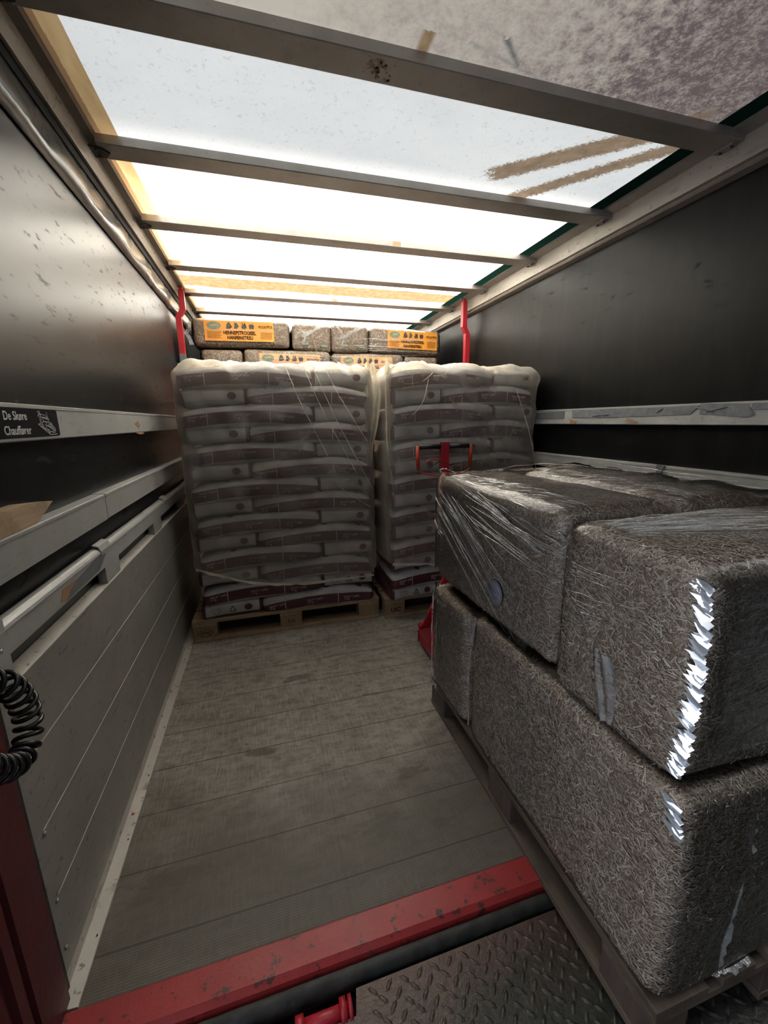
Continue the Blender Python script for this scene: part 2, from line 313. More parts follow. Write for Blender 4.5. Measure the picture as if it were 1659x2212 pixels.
def mat_straw():
    t = NT('hemp_straw'); at = t.new('ShaderNodeAttribute'); at.attribute_name = 'tone'; at.attribute_type = 'GEOMETRY'
    v = t.obj(); n = t.noise(v, 140, 3, 0.7); n2 = t.noise(v, 6, 4, 0.6)
    c = t.ramp(at.outputs['Fac'], [(0.0, (0.15, 0.105, 0.074)), (0.25, (0.31, 0.228, 0.166)), (0.5, (0.49, 0.380, 0.282)), (0.75, (0.70, 0.59, 0.47)), (1.0, (0.88, 0.82, 0.71))])
    c = t.mix(t.ramp(n, [(0.3, 0.35), (0.6, 0.0)]), c, (0.09, 0.065, 0.05))
    c = t.mix(t.ramp(n2, [(0.4, 0.0), (0.7, 0.3)]), c, (0.30, 0.21, 0.17))
    return t.done(t.pbsdf(c, 0.75, 0, t.bump(n, 0.4, 0.002)))
M['straw'] = mat_straw()
def mat_film(name, milky, lo, hi, scale, rough, tint, bst=0.5, stretch=(1, 1, 1), rot=(0, 0, 0)):
    t = NT(name); v = t.map(t.obj(), stretch, rot); n = t.noise(v, scale, 5, 0.6, 0.8); n2 = t.noise(v, scale * 3.5, 4, 0.6, 0.5)
    lw = t.new('ShaderNodeLayerWeight'); lw.inputs['Blend'].default_value = 0.25
    nb = t.bump(t.math('ADD', n, t.math('MULTIPLY', n2, 0.3)), bst, 0.01); t.l.new(nb, lw.inputs['Normal'])
    tp = t.new('ShaderNodeBsdfTransparent'); df = t.new('ShaderNodeBsdfDiffuse'); t.put(df.inputs[0], tint); t.l.new(nb, df.inputs['Normal'])
    tl = t.new('ShaderNodeBsdfTranslucent'); t.put(tl.inputs[0], tint)
    gl = t.new('ShaderNodeBsdfGlossy'); gl.inputs['Roughness'].default_value = rough; t.l.new(nb, gl.inputs['Normal'])
    milk = t.mixsh(0.4, df.outputs[0], tl.outputs[0])
    f = t.math('ADD', t.ramp(n, [(lo, 0.0), (hi, milky)]), t.math('MULTIPLY', lw.outputs['Facing'], milky * 0.6), clamp=True)
    body = t.mixsh(f, tp.outputs[0], milk)
    return t.done(t.mixsh(t.math('MULTIPLY', lw.outputs['Fresnel'], 1.1, clamp=True), body, gl.outputs[0]))
M['film'] = mat_film('clear_bale_film', 0.07, 0.5, 0.8, 7, 0.13, (0.75, 0.77, 0.80), 0.6)
M['milkfilm'] = mat_film('milky_film_fold', 0.55, 0.2, 0.6, 18, 0.25, (0.75, 0.76, 0.78), 0.8)
M['wrap'] = mat_film('stretch_wrap', 0.06, 0.5, 0.8, 5, 0.12, (0.75, 0.76, 0.78), 0.5, (1, 0.5, 4), (0.5, 0, 0))
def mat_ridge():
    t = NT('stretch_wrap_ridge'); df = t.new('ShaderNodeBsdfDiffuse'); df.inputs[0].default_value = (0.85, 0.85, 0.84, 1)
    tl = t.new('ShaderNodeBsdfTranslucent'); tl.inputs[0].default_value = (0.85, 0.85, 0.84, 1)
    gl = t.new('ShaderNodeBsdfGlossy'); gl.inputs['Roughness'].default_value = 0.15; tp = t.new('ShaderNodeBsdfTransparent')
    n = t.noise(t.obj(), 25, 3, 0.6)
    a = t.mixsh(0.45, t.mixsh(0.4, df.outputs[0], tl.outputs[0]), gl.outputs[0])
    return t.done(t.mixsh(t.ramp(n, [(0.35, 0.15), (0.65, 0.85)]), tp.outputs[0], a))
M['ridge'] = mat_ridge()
def mat_hood():
    t = NT('yellowed_hood_film'); v = t.obj(); x, y, z = t.xyz(v)
    n = t.noise(v, 3.0, 5, 0.6, 0.6); n2 = t.noise(t.map(v, (1, 1, 0.35), (0, 0.55, 0)), 11, 4, 0.6, 0.5)
    nb = t.bump(t.math('ADD', n, t.math('MULTIPLY', n2, 0.35)), 0.35, 0.02)
    lw = t.new('ShaderNodeLayerWeight'); lw.inputs['Blend'].default_value = 0.35; t.l.new(nb, lw.inputs['Normal'])
    tint = t.mix(t.ramp(n, [(0.35, 0.0), (0.65, 1.0)]), (0.80, 0.73, 0.60), (0.82, 0.78, 0.72))
    tp = t.new('ShaderNodeBsdfTransparent'); tp.inputs[0].default_value = (0.96, 0.93, 0.92, 1)
    df = t.new('ShaderNodeBsdfDiffuse'); t.put(df.inputs[0], tint); t.l.new(nb, df.inputs['Normal'])
    tl = t.new('ShaderNodeBsdfTranslucent'); t.put(tl.inputs[0], tint)
    gl = t.new('ShaderNodeBsdfGlossy'); gl.inputs['Roughness'].default_value = 0.28; t.l.new(nb, gl.inputs['Normal'])
    f = t.math('ADD', t.ramp(n, [(0.3, 0.17), (0.75, 0.30)]), t.math('MULTIPLY', t.ramp(n2, [(0.55, 0.0), (0.75, 1.0)]), 0.05))
    f = t.math('ADD', f, t.math('MULTIPLY', t.math('POWER', lw.outputs['Facing'], 1.6), 0.75), clamp=True)
    body = t.mixsh(f, tp.outputs[0], t.mixsh(0.45, df.outputs[0], tl.outputs[0]))
    return t.done(t.mixsh(t.math('MULTIPLY', lw.outputs['Fresnel'], 0.45, clamp=True), body, gl.outputs[0]))
M['hood'] = mat_hood()
def mat_hoodfold():
    t = NT('yellowed_film_fold'); v = t.obj(); n = t.noise(v, 14, 4, 0.6)
    tint = (0.84, 0.79, 0.64)
    df = t.new('ShaderNodeBsdfDiffuse'); t.put(df.inputs[0], tint); tl = t.new('ShaderNodeBsdfTranslucent'); t.put(tl.inputs[0], tint)
    tp = t.new('ShaderNodeBsdfTransparent'); gl = t.new('ShaderNodeBsdfGlossy'); gl.inputs['Roughness'].default_value = 0.3
    a = t.mixsh(0.08, t.mixsh(0.5, df.outputs[0], tl.outputs[0]), gl.outputs[0])
    return t.done(t.mixsh(t.ramp(n, [(0.3, 0.55), (0.7, 0.9)]), tp.outputs[0], a))
M['hoodfold'] = mat_hoodfold()
def mat_bag(end):
    t = NT('pellet_bag_end' if end else 'pellet_bag_side'); v = t.obj(); x, y, z = t.xyz(v)
    n = t.noise(t.map(v, (1, 1, 1)), 30, 4, 0.6, 0.5); n2 = t.noise(v, 8, 3, 0.5)
    white = (0.52, 0.51, 0.50); brown = (0.105, 0.035, 0.045)
    white = t.mix(t.ramp(n2, [(0.35, 0.0), (0.65, 1.0)]), (0.44, 0.43, 0.42), (0.58, 0.57, 0.56))
    if end:
        c = white
        for (cx, r) in ((0.10, 0.026),):
            d = t.math('SQRT', t.math('ADD', t.math('POWER', t.math('SUBTRACT', x, cx), 2.0), t.math('POWER', t.math('MULTIPLY', z, 1.25), 2.0)))
            c = t.mix(t.math('LESS_THAN', d, r), c, brown)
        c = t.mix(t.math('GREATER_THAN', t.math('ABSOLUTE', x), 0.172), c, brown)
    else:
        zz = t.math('ADD', z, t.math('MULTIPLY', t.math('POWER', x, 2.0), 0.21))
        band = t.math('MULTIPLY', t.math('LESS_THAN', zz, 0.024), t.math('GREATER_THAN', zz, -0.042))
        c = t.mix(band, white, brown)
        for cx in (-0.24, 0.13):
            c = t.mix(t.math('MULTIPLY', band, t.math('LESS_THAN', t.math('ABSOLUTE', t.math('SUBTRACT', x, cx)), 0.0022)), c, (0.6, 0.58, 0.56))
        # round spots on the top face
        fx = t.math('SUBTRACT', t.math('FRACT', t.math('ADD', t.math('MULTIPLY', x, 4.2), 0.27)), 0.5)
        d = t.math('SQRT', t.math('ADD', t.math('POWER', t.math('DIVIDE', fx, 4.2), 2.0), t.math('POWER', t.math('ADD', y, 0.155), 2.0)))
        c = t.mix(t.math('MULTIPLY', t.math('LESS_THAN', d, 0.022), t.math('GREATER_THAN', zz, 0.024)), c, brown)
    return t.done(t.pbsdf(c, 0.36, 0, t.bump(n, 0.6, 0.008)))
M['bag'] = mat_bag(False); M['bagend'] = mat_bag(True)
M['brownprint'] = simple('brown_print', (0.10, 0.035, 0.04), 0.5)
M['palepink'] = simple('pale_print', (0.50, 0.42, 0.42), 0.5)
M['orange'] = simple('orange_label', (0.80, 0.33, 0.035), 0.4, 0, 0.12, 14, 0.3)
M['orange_pale'] = simple('orange_label_under_film', (0.78, 0.42, 0.20), 0.4, 0, 0.15, 14, 0.3)
M['greenprint'] = simple('grey_green_print', (0.16, 0.24, 0.19), 0.5, 0, 0.3, 60)
M['animalprint'] = simple('slate_print', (0.055, 0.06, 0.06), 0.5)
M['paperdisc'] = simple('pale_blue_paper', (0.42, 0.44, 0.52), 0.5, 0, 0.1, 30)
M['concrete'] = simple('yard_concrete', (0.22, 0.22, 0.21), 0.85, 0, 0.2, 3)
M['cladding'] = simple('dark_wall_cladding', (0.06, 0.065, 0.07), 0.8, 0, 0.2, 2)
M['carpaint'] = simple('outer_skin', (0.25, 0.25, 0.25), 0.5)

# ------------------------------------------------------------------ soft box surfaces
def softmap(P, h, r, bulge, seed, amp, freq=5.0):
    h = np.array(h, float); p = P * h; inn = np.clip(p, -(h - r), h - r); d = p - inn
    L = np.linalg.norm(d, axis=1, keepdims=True); L[L < 1e-9] = 1; n = d / L
    pos = inn + r * n
    Aw = 1 - P ** 2; Aw[np.arange(len(P)), Aw.argmin(axis=1)] = 1.0; w = Aw.prod(axis=1, keepdims=True)
    if np.ndim(bulge) == 0: pos = pos + n * bulge * w
    else: pos = pos + n * (np.abs(n) * np.array(bulge)).sum(axis=1, keepdims=True) * w
    rg = np.random.RandomState(seed); s = np.zeros((len(P), 1))
    for k in range(7):
        kd = rg.normal(size=3) * freq * (1.6 ** (k * 0.6)); ph = rg.rand() * 6.28
        s[:, 0] += np.sin(pos @ kd + ph) / (1.35 ** k)
    return pos + n * amp * s * 0.4, n
def axis_samples(h, r, step):
    a = np.linspace(-h, -(h - r), 5)[:-1]; nmid = max(3, int(2 * (h - r) / step)); b = np.linspace(-(h - r), h - r, nmid); c = np.linspace(h - r, h, 5)[1:]
    return np.concatenate([a, b, c]) / h
def softbox_mesh(name, h, r, bulge, seed, amp, step=0.03, off=0.0, post=None, freq=5.0, drop=None):
    S = [axis_samples(h[i], min(r, h[i] * 0.98), step) for i in range(3)]
    r = min(r, min(h) * 0.98); V = []; Fc = []; base = 0
    for ax in range(3):
        u, v = [i for i in range(3) if i != ax]
        for sg in (-1, 1):
            A, B = np.meshgrid(S[u], S[v], indexing='ij'); P = np.zeros((A.size, 3)); P[:, u] = A.ravel(); P[:, v] = B.ravel(); P[:, ax] = sg
            V.append(P); na, nb = A.shape
            for i in range(na - 1):
                for j in range(nb - 1):
                    q = [base + i * nb + j, base + (i + 1) * nb + j, base + (i + 1) * nb + j + 1, base + i * nb + j + 1]
                    Fc.append(q)
            base += A.size
    P = np.concatenate(V); pos, n = softmap(P, h, r, bulge, seed, amp, freq); pos = pos + n * off
    if post is not None: pos = post(pos)
    bm = bmesh.new(); vs = [bm.verts.new(p) for p in pos]
    for q in Fc:
        if drop is not None and drop(pos[q].mean(axis=0)): continue
        bm.faces.new([vs[i] for i in q])
    bmesh.ops.remove_doubles(bm, verts=bm.verts[:], dist=0.0004)
    lo = [v for v in bm.verts if not v.link_faces]
    if lo: bmesh.ops.delete(bm, geom=lo, context='VERTS')
    bmesh.ops.recalc_face_normals(bm, faces=bm.faces[:])
    for f in bm.faces: f.smooth = True
    me = bpy.data.meshes.new(name); bm.to_mesh(me); bm.free(); return me
def add_tone(me, fn):
    a = me.attributes.new('tone', 'FLOAT', 'FACE'); a.data.foreach_set('value', fn)
def straw_mesh(name, h, r, bulge, seed, amp, faces, dens, lmin=0.006, lmax=0.020, wid=0.0017, step=0.03, hang=None):
    """bale of chopped straw: rounded body with loose chips lying all over the listed faces"""
    body = softbox_mesh(name + '_body', h, r, bulge, seed, amp, step)
    nv = len(body.vertices); co = np.zeros(nv * 3); body.vertices.foreach_get('co', co); bv = co.reshape(-1, 3)
    bf = [tuple(p.vertices) for p in body.polygons]; rg = np.random.RandomState(seed + 50)
    V = [bv]; F = list(bf); tone = [0.27] * len(bf); base = nv; rr = min(r, min(h) * 0.98)
    for (ax, sg, big) in [(a_, b_, 0) for a_, b_ in faces] + [(a_, b_, 1) for a_, b_ in faces]:
        u, v = [i for i in range(3) if i != ax]; N = int(dens * (0.16 if big else 0.8) * 4 * h[u] * h[v] * 1e4)
        P = np.zeros((N, 3)); P[:, u] = rg.uniform(-0.995, 0.995, N); P[:, v] = rg.uniform(-0.995, 0.995, N); P[:, ax] = sg
        pos, n = softmap(P, h, rr, bulge, seed, amp)
        rv = rg.normal(size=(N, 3)); rv[:, 2] *= 0.75; t = rv - n * (rv * n).sum(1, keepdims=True); t /= np.linalg.norm(t, axis=1, keepdims=True) + 1e-9
        t = t + n * rg.uniform(-0.10, 0.10, (N, 1)); b = np.cross(n, t)
        L = lmin + (lmax - lmin) * rg.beta(1.2, 3.0, (N, 1)); W = wid * rg.uniform(0.5, 1.35, (N, 1)); o = pos + n * rg.uniform(0.0003, 0.0028, (N, 1))
        if big: L *= 1.5; W *= 1.35; o = o + n * 0.001
        curve = rg.uniform(-0.03, 0.03, (N, 1)) * L
        q = np.stack([o - t * L / 2 - b * W / 2, o + b * (curve - W / 2), o + t * L / 2 - b * W / 2, o + t * L / 2 + b * W / 2, o + b * (curve + W / 2) + n * 0.0004, o - t * L / 2 + b * W / 2], axis=1)
        V.append(q.reshape(-1, 3)); tn = np.clip((rg.beta(1.3, 1.6, N) * 1.05) if not big else rg.beta(3.0, 1.6, N) + 0.05, 0, 1)
        idx = base + np.arange(N) * 6
        for i, k in enumerate(idx):
            F.append((k, k + 1, k + 4, k + 5)); F.append((k + 1, k + 2, k + 3, k + 4)); tone.append(tn[i]); tone.append(tn[i])
        base += 6 * N
    me = bpy.data.meshes.new(name); me.from_pydata(np.concatenate(V).tolist(), [], F); me.update()
    sm = [True] * len(bf) + [False] * (len(F) - len(bf)); me.polygons.foreach_set('use_smooth', sm)
    add_tone(me, tone); me.materials.append(M['straw']); bpy.data.meshes.remove(body); return me
def ribbon(mb, pts, nrm, w, wob=0.0, sd=0):
    """thin folded strip of film along pts, standing along nrm"""
    rg = random.Random(sd); vs = []; n = len(pts); nrm = Vector(nrm)
    for i, p in enumerate(pts):
        p = Vector(p); k = w * (0.6 + 0.8 * rg.random())
        vs += [p, p + nrm * k + Vector((rg.uniform(-wob, wob), rg.uniform(-wob, wob), rg.uniform(-wob, wob)))]
    mb.add(vs, [(2 * i, 2 * i + 2, 2 * i + 3, 2 * i + 1) for i in range(n - 1)], True); return mb

# ================================================================== THE SETTING
XL, XR, YB, YF, ZR = -0.04, 2.385, -1.70, 2.62, 2.362
tag(MB().box(-0.03, 2.385, YB, YF, -0.06, 0.0).build('floor', M['floor']), 'grey-brown ribbed truck floor in cross planks', kind='structure')
w = tag(MB().box(XL - 0.03, XL, -1.95, YF, -0.06, 2.36).build('wall_left', M['wall_l']), 'glossy black plywood wall on the left', kind='structure')
w = tag(MB().box(XR, XR + 0.03, -1.95, YF, -0.06, 2.36).build('wall_right', M['wall_r']), 'matt black wall on the right', kind='structure')
tag(MB().box(XL - 0.03, XR + 0.03, YF, YF + 0.03, -0.06, 2.42).build('wall_front', M['wall_r']), 'black front wall behind the bales', kind='structure')
mb = MB(); mb.add([(0.03, -2.0, ZR), (2.34, -2.0, ZR), (2.34, YF + 0.02, ZR), (0.03, YF + 0.02, ZR)], [(0, 3, 2, 1)])
tag(mb.build('ceiling', M['roof'], recalc=False), 'translucent white roof sheet with brown stains', kind='structure')
# left cant rail: beige face, brown soffit, black slot, clear crinkled strip
t1 = tag(MB().prism([(-0.012, 2.312), (0.0, 2.308), (0.022, 2.352), (0.022, 2.43), (-0.07, 2.43), (-0.07, 2.345)], 'y', -2.0, YF).build('trim_1', M['cant']), 'beige cant rail along the top of the left wall', kind='structure')
MB().prism([(0.0221, 2.352), (0.058, 2.345), (0.062, 2.358), (0.062, 2.366), (0.0221, 2.366)], 'y', -2.0, YF).build('soffit_lip', M['soffit'], t1)
MB().box(-0.045, -0.012, -2.0, YF, 2.275, 2.3125).build('dark_slot', M['black'], t1)
mb = MB(); ny = 90; vs = []
for i in range(ny + 1):
    y = -2.0 + (YF + 2.0) * i / ny; sag = 0.012 * abs(math.sin(i * 0.35)) ** 3
    for (x, z) in ((-0.034, 2.162), (-0.012 - 0.004 * rnd.random(), 2.172), (-0.006 - sag - 0.006 * rnd.random(), 2.205 + 0.004 * rnd.random()), (-0.008 - 0.01 * rnd.random(), 2.25), (-0.02, 2.283)): vs.append((x, y, z))
mb.add(vs, [(i * 5 + j, (i + 1) * 5 + j, (i + 1) * 5 + j + 1, i * 5 + j + 1) for i in range(ny) for j in range(4)], True)
mb.build('crinkled_strip', M['tarp'], t1)
# right cant rail: tall beige face, grooves below, shelf above
t2 = tag(MB().prism([(2.34, 2.262), (2.337, 2.356), (2.352, 2.43), (2.42, 2.43), (2.42, 2.262)], 'y', -2.0, YF).build('trim_2', M['cant']), 'scuffed beige cant rail along the top of the right wall', kind='structure')
MB().prism([(2.342, 2.261), (2.352, 2.256), (2.352, 2.250), (2.344, 2.246), (2.350, 2.238), (2.385, 2.232), (2.40, 2.262)], 'y', -2.0, YF).build('grooved_edge', M['soffit'], t2)
MB().prism([(2.275, 2.352), (2.3365, 2.345), (2.3365, 2.372), (2.275, 2.372)], 'y', -2.0, YF).build('soffit_lip', M['bow'], t2)
# floor strip, sill, rear post
t3 = tag(MB().prism([(-0.038, 0.0), (0.041, 0.0), (0.040, 0.004), (0.006, 0.008), (0.0, 0.03), (-0.038, 0.03)], 'y', -1.695, YF).build('trim_3', M['strip']), 'beige floor edging strip with screw holes', kind='structure')
for y in (-1.55, -1.28, -1.02, -0.75, -0.45, -0.12): MB().cyl((0.030, y, 0.0042), (0.030, y, 0.0052), 0.004, 12).build('screw_hole', M['black'], t3)
mb = MB(); mb.cyl((0.021, -1.185, 0.0062), (0.021, -1.185, 0.0069), 0.005, 14); mb.build('red_paint_spot', M['red'], t3)
sill = tag(MB().prism([(-1.70, -0.30), (-1.70, 0.004), (-1.706, 0.010), (-1.772, 0.006), (-1.786, -0.004), (-1.790, -0.03), (-1.79, -0.30)], 'x', -0.10, 2.46).build('trim_4', M['red_sill']), 'chipped red sill across the rear of the floor', kind='structure')
MB().prism([(-1.7905, -0.02), (-1.798, -0.010), (-1.812, -0.012), (-1.822, -0.022), (-1.824, -0.05), (-1.7905, -0.05)], 'x', -0.05, 2.42, True).build('rubber_seal', M['rubber'], sill)
post = tag(MB().prism([(-0.10, -1.98), (0.012, -1.98), (0.020, -1.93), (0.020, -1.84), (0.010, -1.832), (0.010, -1.822), (0.020, -1.814), (0.020, -1.79), (0.012, -1.785), (0.012, -1.777), (0.020, -1.772), (0.018, -1.675), (0.006, -1.662), (-0.10, -1.66)], 'z', -0.30, 2.36).build('trim_5', M['red_post']), 'dark red rear corner post on the left', kind='structure')
MB().box(-0.03, 0.008, -1.661, -1.650, 0.0, 2.3).build('black_seal', M['rubber'], post)
tag(MB().prism([(2.32, -1.98), (2.46, -1.98), (2.46, -1.72), (2.32, -1.72)], 'z', -0.3, 2.36).build('trim_6', M['red_post']), 'dark red rear corner post on the right', kind='structure')
# yard outside: ground and an unseen wall added to shade the rear roof
tag(MB().box(-14, 16, -14, 14, -1.22, -1.12).build('ground', M['concrete']), 'concrete yard under the truck', kind='structure')
tag(MB().box(-12, 14, -4.9, -4.4, -1.12, 8.55).build('shade_wall', M['cladding']), 'unseen dark wall added behind the truck to shade its rear roof', kind='structure')

# side boards of the body (left visible, right mostly hidden)
def side_board(name, x0, x1, face, label, sign):
    t = empty(name, ((x0 + x1) / 2, 0, 0)); tag(t, label, 'side board')
    def L(mb, n, m): 
        o = mb.build(n, m, t); o.location = -Vector(t.location); return o
    zs = [0.03, 0.234, 0.423, 0.610, 0.797]; xi = face; xo = face - sign * 0.028
    for i in range(4):
        z0, z1 = zs[i], zs[i + 1]
        mb = MB(); mb.prism([(xo, z0), (xi, z0), (xi, z1 - 0.0022), (xi - sign * 0.0018, z1), (xo, z1)], 'y', -1.65, 2.6)
        L(mb, 'plank', M['board'])
    for z in zs[1:4]: L(MB().box(min(xi, xi + sign * 0.0007), max(xi, xi + sign * 0.0007), -1.60, 2.6, z - 0.0016, z + 0.0004), 'bright_joint', M['white'])
    mb = MB(); mb.prism([(xi, 0.797), (xi + sign * 0.0012, 0.7985), (xi, 0.80), (XL + 0.001 if sign > 0 else XR - 0.001, 0.805), (XL + 0.001 if sign > 0 else XR - 0.001, 0.790)], 'y', -1.65, 2.6)
    L(mb, 'top_ledge', M['strip'])
    return t
lb = side_board('side_board', -0.03, 0.0, 0.0, 'low grey metal side board on the left wall with bright joint lines', 1)
rb = side_board('side_board', 2.35, 2.385, 2.355, 'low grey metal side board on the right wall behind the straw bales', -1)
for (y, z) in ((-1.60, 0.885), (-1.60, 0.925), (-1.585, 0.60), (-1.60, 0.415), (-1.612, 0.228), (-1.62, 0.09)): 
    o = MB().cyl((0, y, z), (0.004, y, z), 0.005, 12).build('rivet', M['steel'], lb); o.location = -Vector(lb.location)

# lashing rails
def rail(sign, z0, z1, y0, y1, label, top='square'):
    xf = 0.0 if sign > 0 else 2.342; xb = XL if sign > 0 else XR
    b = xf - sign * 0.004
    if top == 'round':
        prof = [(xf, z0), (xf, z1 - 0.030)] + [(xf - sign * 0.018 + sign * 0.022 * math.cos(a), z1 - 0.030 + 0.022 * math.sin(a)) for a in [0.2 + 0.35 * i for i in range(9)]] + [(xb, z1 - 0.03), (xb, z0)]
    else:
        prof = [(xf - sign * 0.004, z0), (xf, z0 + 0.003), (xf, z1 - 0.012), (xf + sign * 0.002, z1 - 0.010), (xf + sign * 0.002, z1 - 0.002), (xf - sign * 0.003, z1), (xb, z1), (xb, z0)]
    o = MB().prism(prof, 'y', y0, y1).build('lashing_rail', M['alu']); tag(o, label, 'rail', 'silver rails along the walls'); return o
r1 = rail(1, 1.306, 1.396, -1.95, 2.58, 'silver rail on the left wall carrying the black truck sticker')
r2 = rail(1, 1.012, 1.104, -0.902, 2.58, 'far piece of the middle silver rail on the left wall')
r2b = rail(1, 1.010, 1.103, -1.95, -0.908, 'near piece of the middle silver rail on the left wall under the wooden wedge')
r3 = rail(1, 0.862, 0.945, -1.62, 2.58, 'round-topped silver rail just above the left side board', 'round')
q1 = rail(-1, 1.306, 1.397, -1.95, 2.58, 'silver rail patched with grey duct tape on the right wall')
q2 = rail(-1, 1.032, 1.118, -1.075, 2.58, 'far piece of the lower silver rail on the right wall')
q2b = rail(-1, 1.036, 1.118, -1.95, -1.085, 'near piece of the lower silver rail on the right wall')
# spacer blocks in the slot of rail 3, end plate, joint sleeves, torn tape
for (y0, y1) in ((-1.0, -0.86), (-0.34, -0.18), (0.35, 0.5)):
    MB().box(-0.028, -0.002, y0, y1, 0.7995, 0.8619).build('spacer_block', M['alu'], r3)
MB().box(-0.02, 0.003, -1.635, -1.575, 0.79, 0.95, 0.001).build('end_plate', M['alu'], r3)
for y in (-1.03, -0.10):
    MB().prism([(0.0042, 0.912), (0.0052, 0.925), (-0.002, 0.943), (-0.02, 0.949), (-0.02, 0.945), (-0.004, 0.938)], 'y', y, y + 0.09).build('joint_sleeve', M['alu'], r3)
MB().prism([(-1.30, 0.866), (-1.05, 0.870), (-0.98, 0.905), (-1.03, 0.918), (-1.22, 0.900), (-1.27, 0.885)], 'x', 0.0002, 0.0012).build('duct_tape', M['straptape'], r3)
MB().prism([(-1.33, 0.875), (-1.30, 0.866), (-1.27, 0.887), (-1.22, 0.902), (-1.31, 0.905)], 'x', 0.0002, 0.0012).build('torn_tape', M['parcel'], r3)
MB().prism([(0.45, 1.381), (0.62, 1.393), (1.2, 1.396), (1.2, 1.386), (0.8, 1.382)], 'x', 0.0021, 0.003).build('torn_tape', M['parcel'], r1)
mb = MB(); mb.prism([(-0.42, 1.345), (-0.37, 1.357), (-0.33, 1.342), (-0.36, 1.325)], 'x', 0.0001, 0.001); mb.prism([(-0.42, 1.305), (-0.33, 1.309), (-0.28, 1.300), (-0.36, 1.296)], 'x', 0.0001, 0.002); mb.build('torn_tape', M['parcel'], r1)
# sticker with lettering and a line drawing of a truck
st = MB().prism([(-1.60, 1.3145), (-1.165, 1.3145), (-1.158, 1.319), (-1.158, 1.3805), (-1.163, 1.385), (-1.60, 1.385)], 'x', 0.0001, 0.0010).build('sticker', M['ink'], r1)
text_mesh('De Skøre', 0.0285, (0.0011, -1.418, 1.3575), (0, 1, 0), (0, 0, 1), 'lettering', M['white'], st, 0.0004, 0.0002, 0.90)
text_mesh('Chauffører', 0.0285, (0.0011, -1.424, 1.3235), (0, 1, 0), (0, 0, 1), 'lettering', M['white'], st, 0.0004, 0.0002, 0.90)
mb = MB()
def stroke(pts, w=0.0013):
    for a, b in zip(pts[:-1], pts[1:]):
        a = Vector(a); b = Vector(b); d = (b - a).normalized(); n = Vector((-d.y, d.x)) * w / 2
        q = [a - n, b - n, b + n, a + n]; mb.add([(0.0014, -1.270 + p.x, 1.318 + p.y) for p in q], [(0, 1, 2, 3)])
S = 0.0001
for pts in ([(22, 600), (60, 618), (70, 300)], [(95, 610), (100, 430), (88, 640)], [(300, 600), (315, 430), (296, 610)], [(60, 560), (20, 480)], [(70, 560), (240, 520), (340, 420), (350, 380)], [(130, 480), (330, 440)], [(110, 560), (100, 330), (150, 250)],
            [(150, 460), (160, 370), (320, 340), (310, 410), (150, 460)], [(120, 330), (180, 360), (400, 320), (420, 280)], [(0, 300), (80, 290), (250, 110)], [(0, 290), (130, 170), (300, 20), (330, 10)], [(60, 250), (200, 140)], [(200, 300), (230, 180), (300, 60)],
            [(240, 330), (250, 250), (420, 160), (500, 120)], [(300, 290), (400, 290), (500, 170), (500, 120)], [(320, 260), (400, 150)], [(350, 270), (430, 150)], [(380, 280), (460, 160)], [(300, 20), (320, 80), (500, 130)], [(320, 10), (540, 20)], [(280, 60), (260, 120), (290, 160), (320, 120), (310, 60)], [(380, 60), (500, 80)], [(240, 250), (330, 250), (330, 200)]):
    stroke([(p[0] * S * 1.75, p[1] * S) for p in pts], 0.0014)
mb.build('truck_drawing', M['white'], st, recalc=False)
# tape on the right rails
for prof, nm, mt in (([(-0.39, 1.385), (-0.20, 1.380), (-0.05, 1.376), (-0.05, 1.340), (-0.39, 1.343)], 'duct_tape', 'straptape'),
                 ([(-1.22, 1.389), (-0.90, 1.385), (-0.46, 1.388), (-0.46, 1.345), (-0.70, 1.343), (-0.95, 1.347), (-1.18, 1.352)], 'duct_tape', 'duct'),
                 ([(-1.40, 1.388), (-1.222, 1.396), (-1.221, 1.352), (-1.26, 1.350), (-1.40, 1.336), (-1.43, 1.345)], 'duct_tape', 'duct'),
                 ([(-1.95, 1.386), (-1.42, 1.388), (-1.41, 1.366), (-1.95, 1.356)], 'duct_tape', 'duct'),
                 ([(-0.50, 1.325), (-0.44, 1.338), (-0.45, 1.311), (-0.49, 1.309)], 'tape_scrap', 'parcel'),
                 ([(-0.93, 1.318), (-0.86, 1.338), (-0.84, 1.322), (-0.91, 1.312)], 'tape_scrap', 'parcel')):
    o = MB().prism(prof, 'x', 2.3385, 2.3399).build(nm, M[mt], q1)
for (a, b) in (((-0.62, 1.352), (-0.74, 1.358)), ((-0.66, 1.375), (-0.73, 1.353)), ((-1.20, 1.382), (-1.28, 1.357)), ((-1.25, 1.360), (-1.33, 1.377)), ((-1.02, 1.362), (-1.05, 1.380)), ((-1.5, 1.368), (-1.62, 1.38)), ((-1.48, 1.372), (-1.58, 1.369))):
    MB().tube([(2.338, a[0], a[1]), (2.335, (a[0] + b[0]) / 2, (a[1] + b[1]) / 2 + 0.002), (2.338, b[0], b[1])], 0.0022, 6).build('tape_wrinkle', M['duct'], q1)
for (y0, y1) in ((-0.95, -0.90), (-1.37, -1.31)): MB().box(2.3385, 2.3398, y0, y1, 1.05, 1.062).build('tape_scrap', M['parcel'], q2 if y0 > -1.07 else q2b)
MB().prism([(-1.10, 1.121), (-1.06, 1.123), (-1.058, 1.075), (-1.07, 1.062), (-1.085, 1.09)], 'x', 2.334, 2.3399).build('torn_tape', M['straptape'], q2)
# wooden wedge resting on the left middle rail
wd = empty('wooden_wedge', (-0.02, -1.42, 1.104)); tag(wd, 'short sawn wooden stake with a pointed end resting on the left rail', 'wood block')
mb = MB(); mb.prism([(-0.36, 0.0), (0.06, 0.0), (0.155, 0.040), (0.03, 0.055), (-0.36, 0.055)], 'x', -0.018, 0.018); mb.build('stake', M['wood'][1], wd)

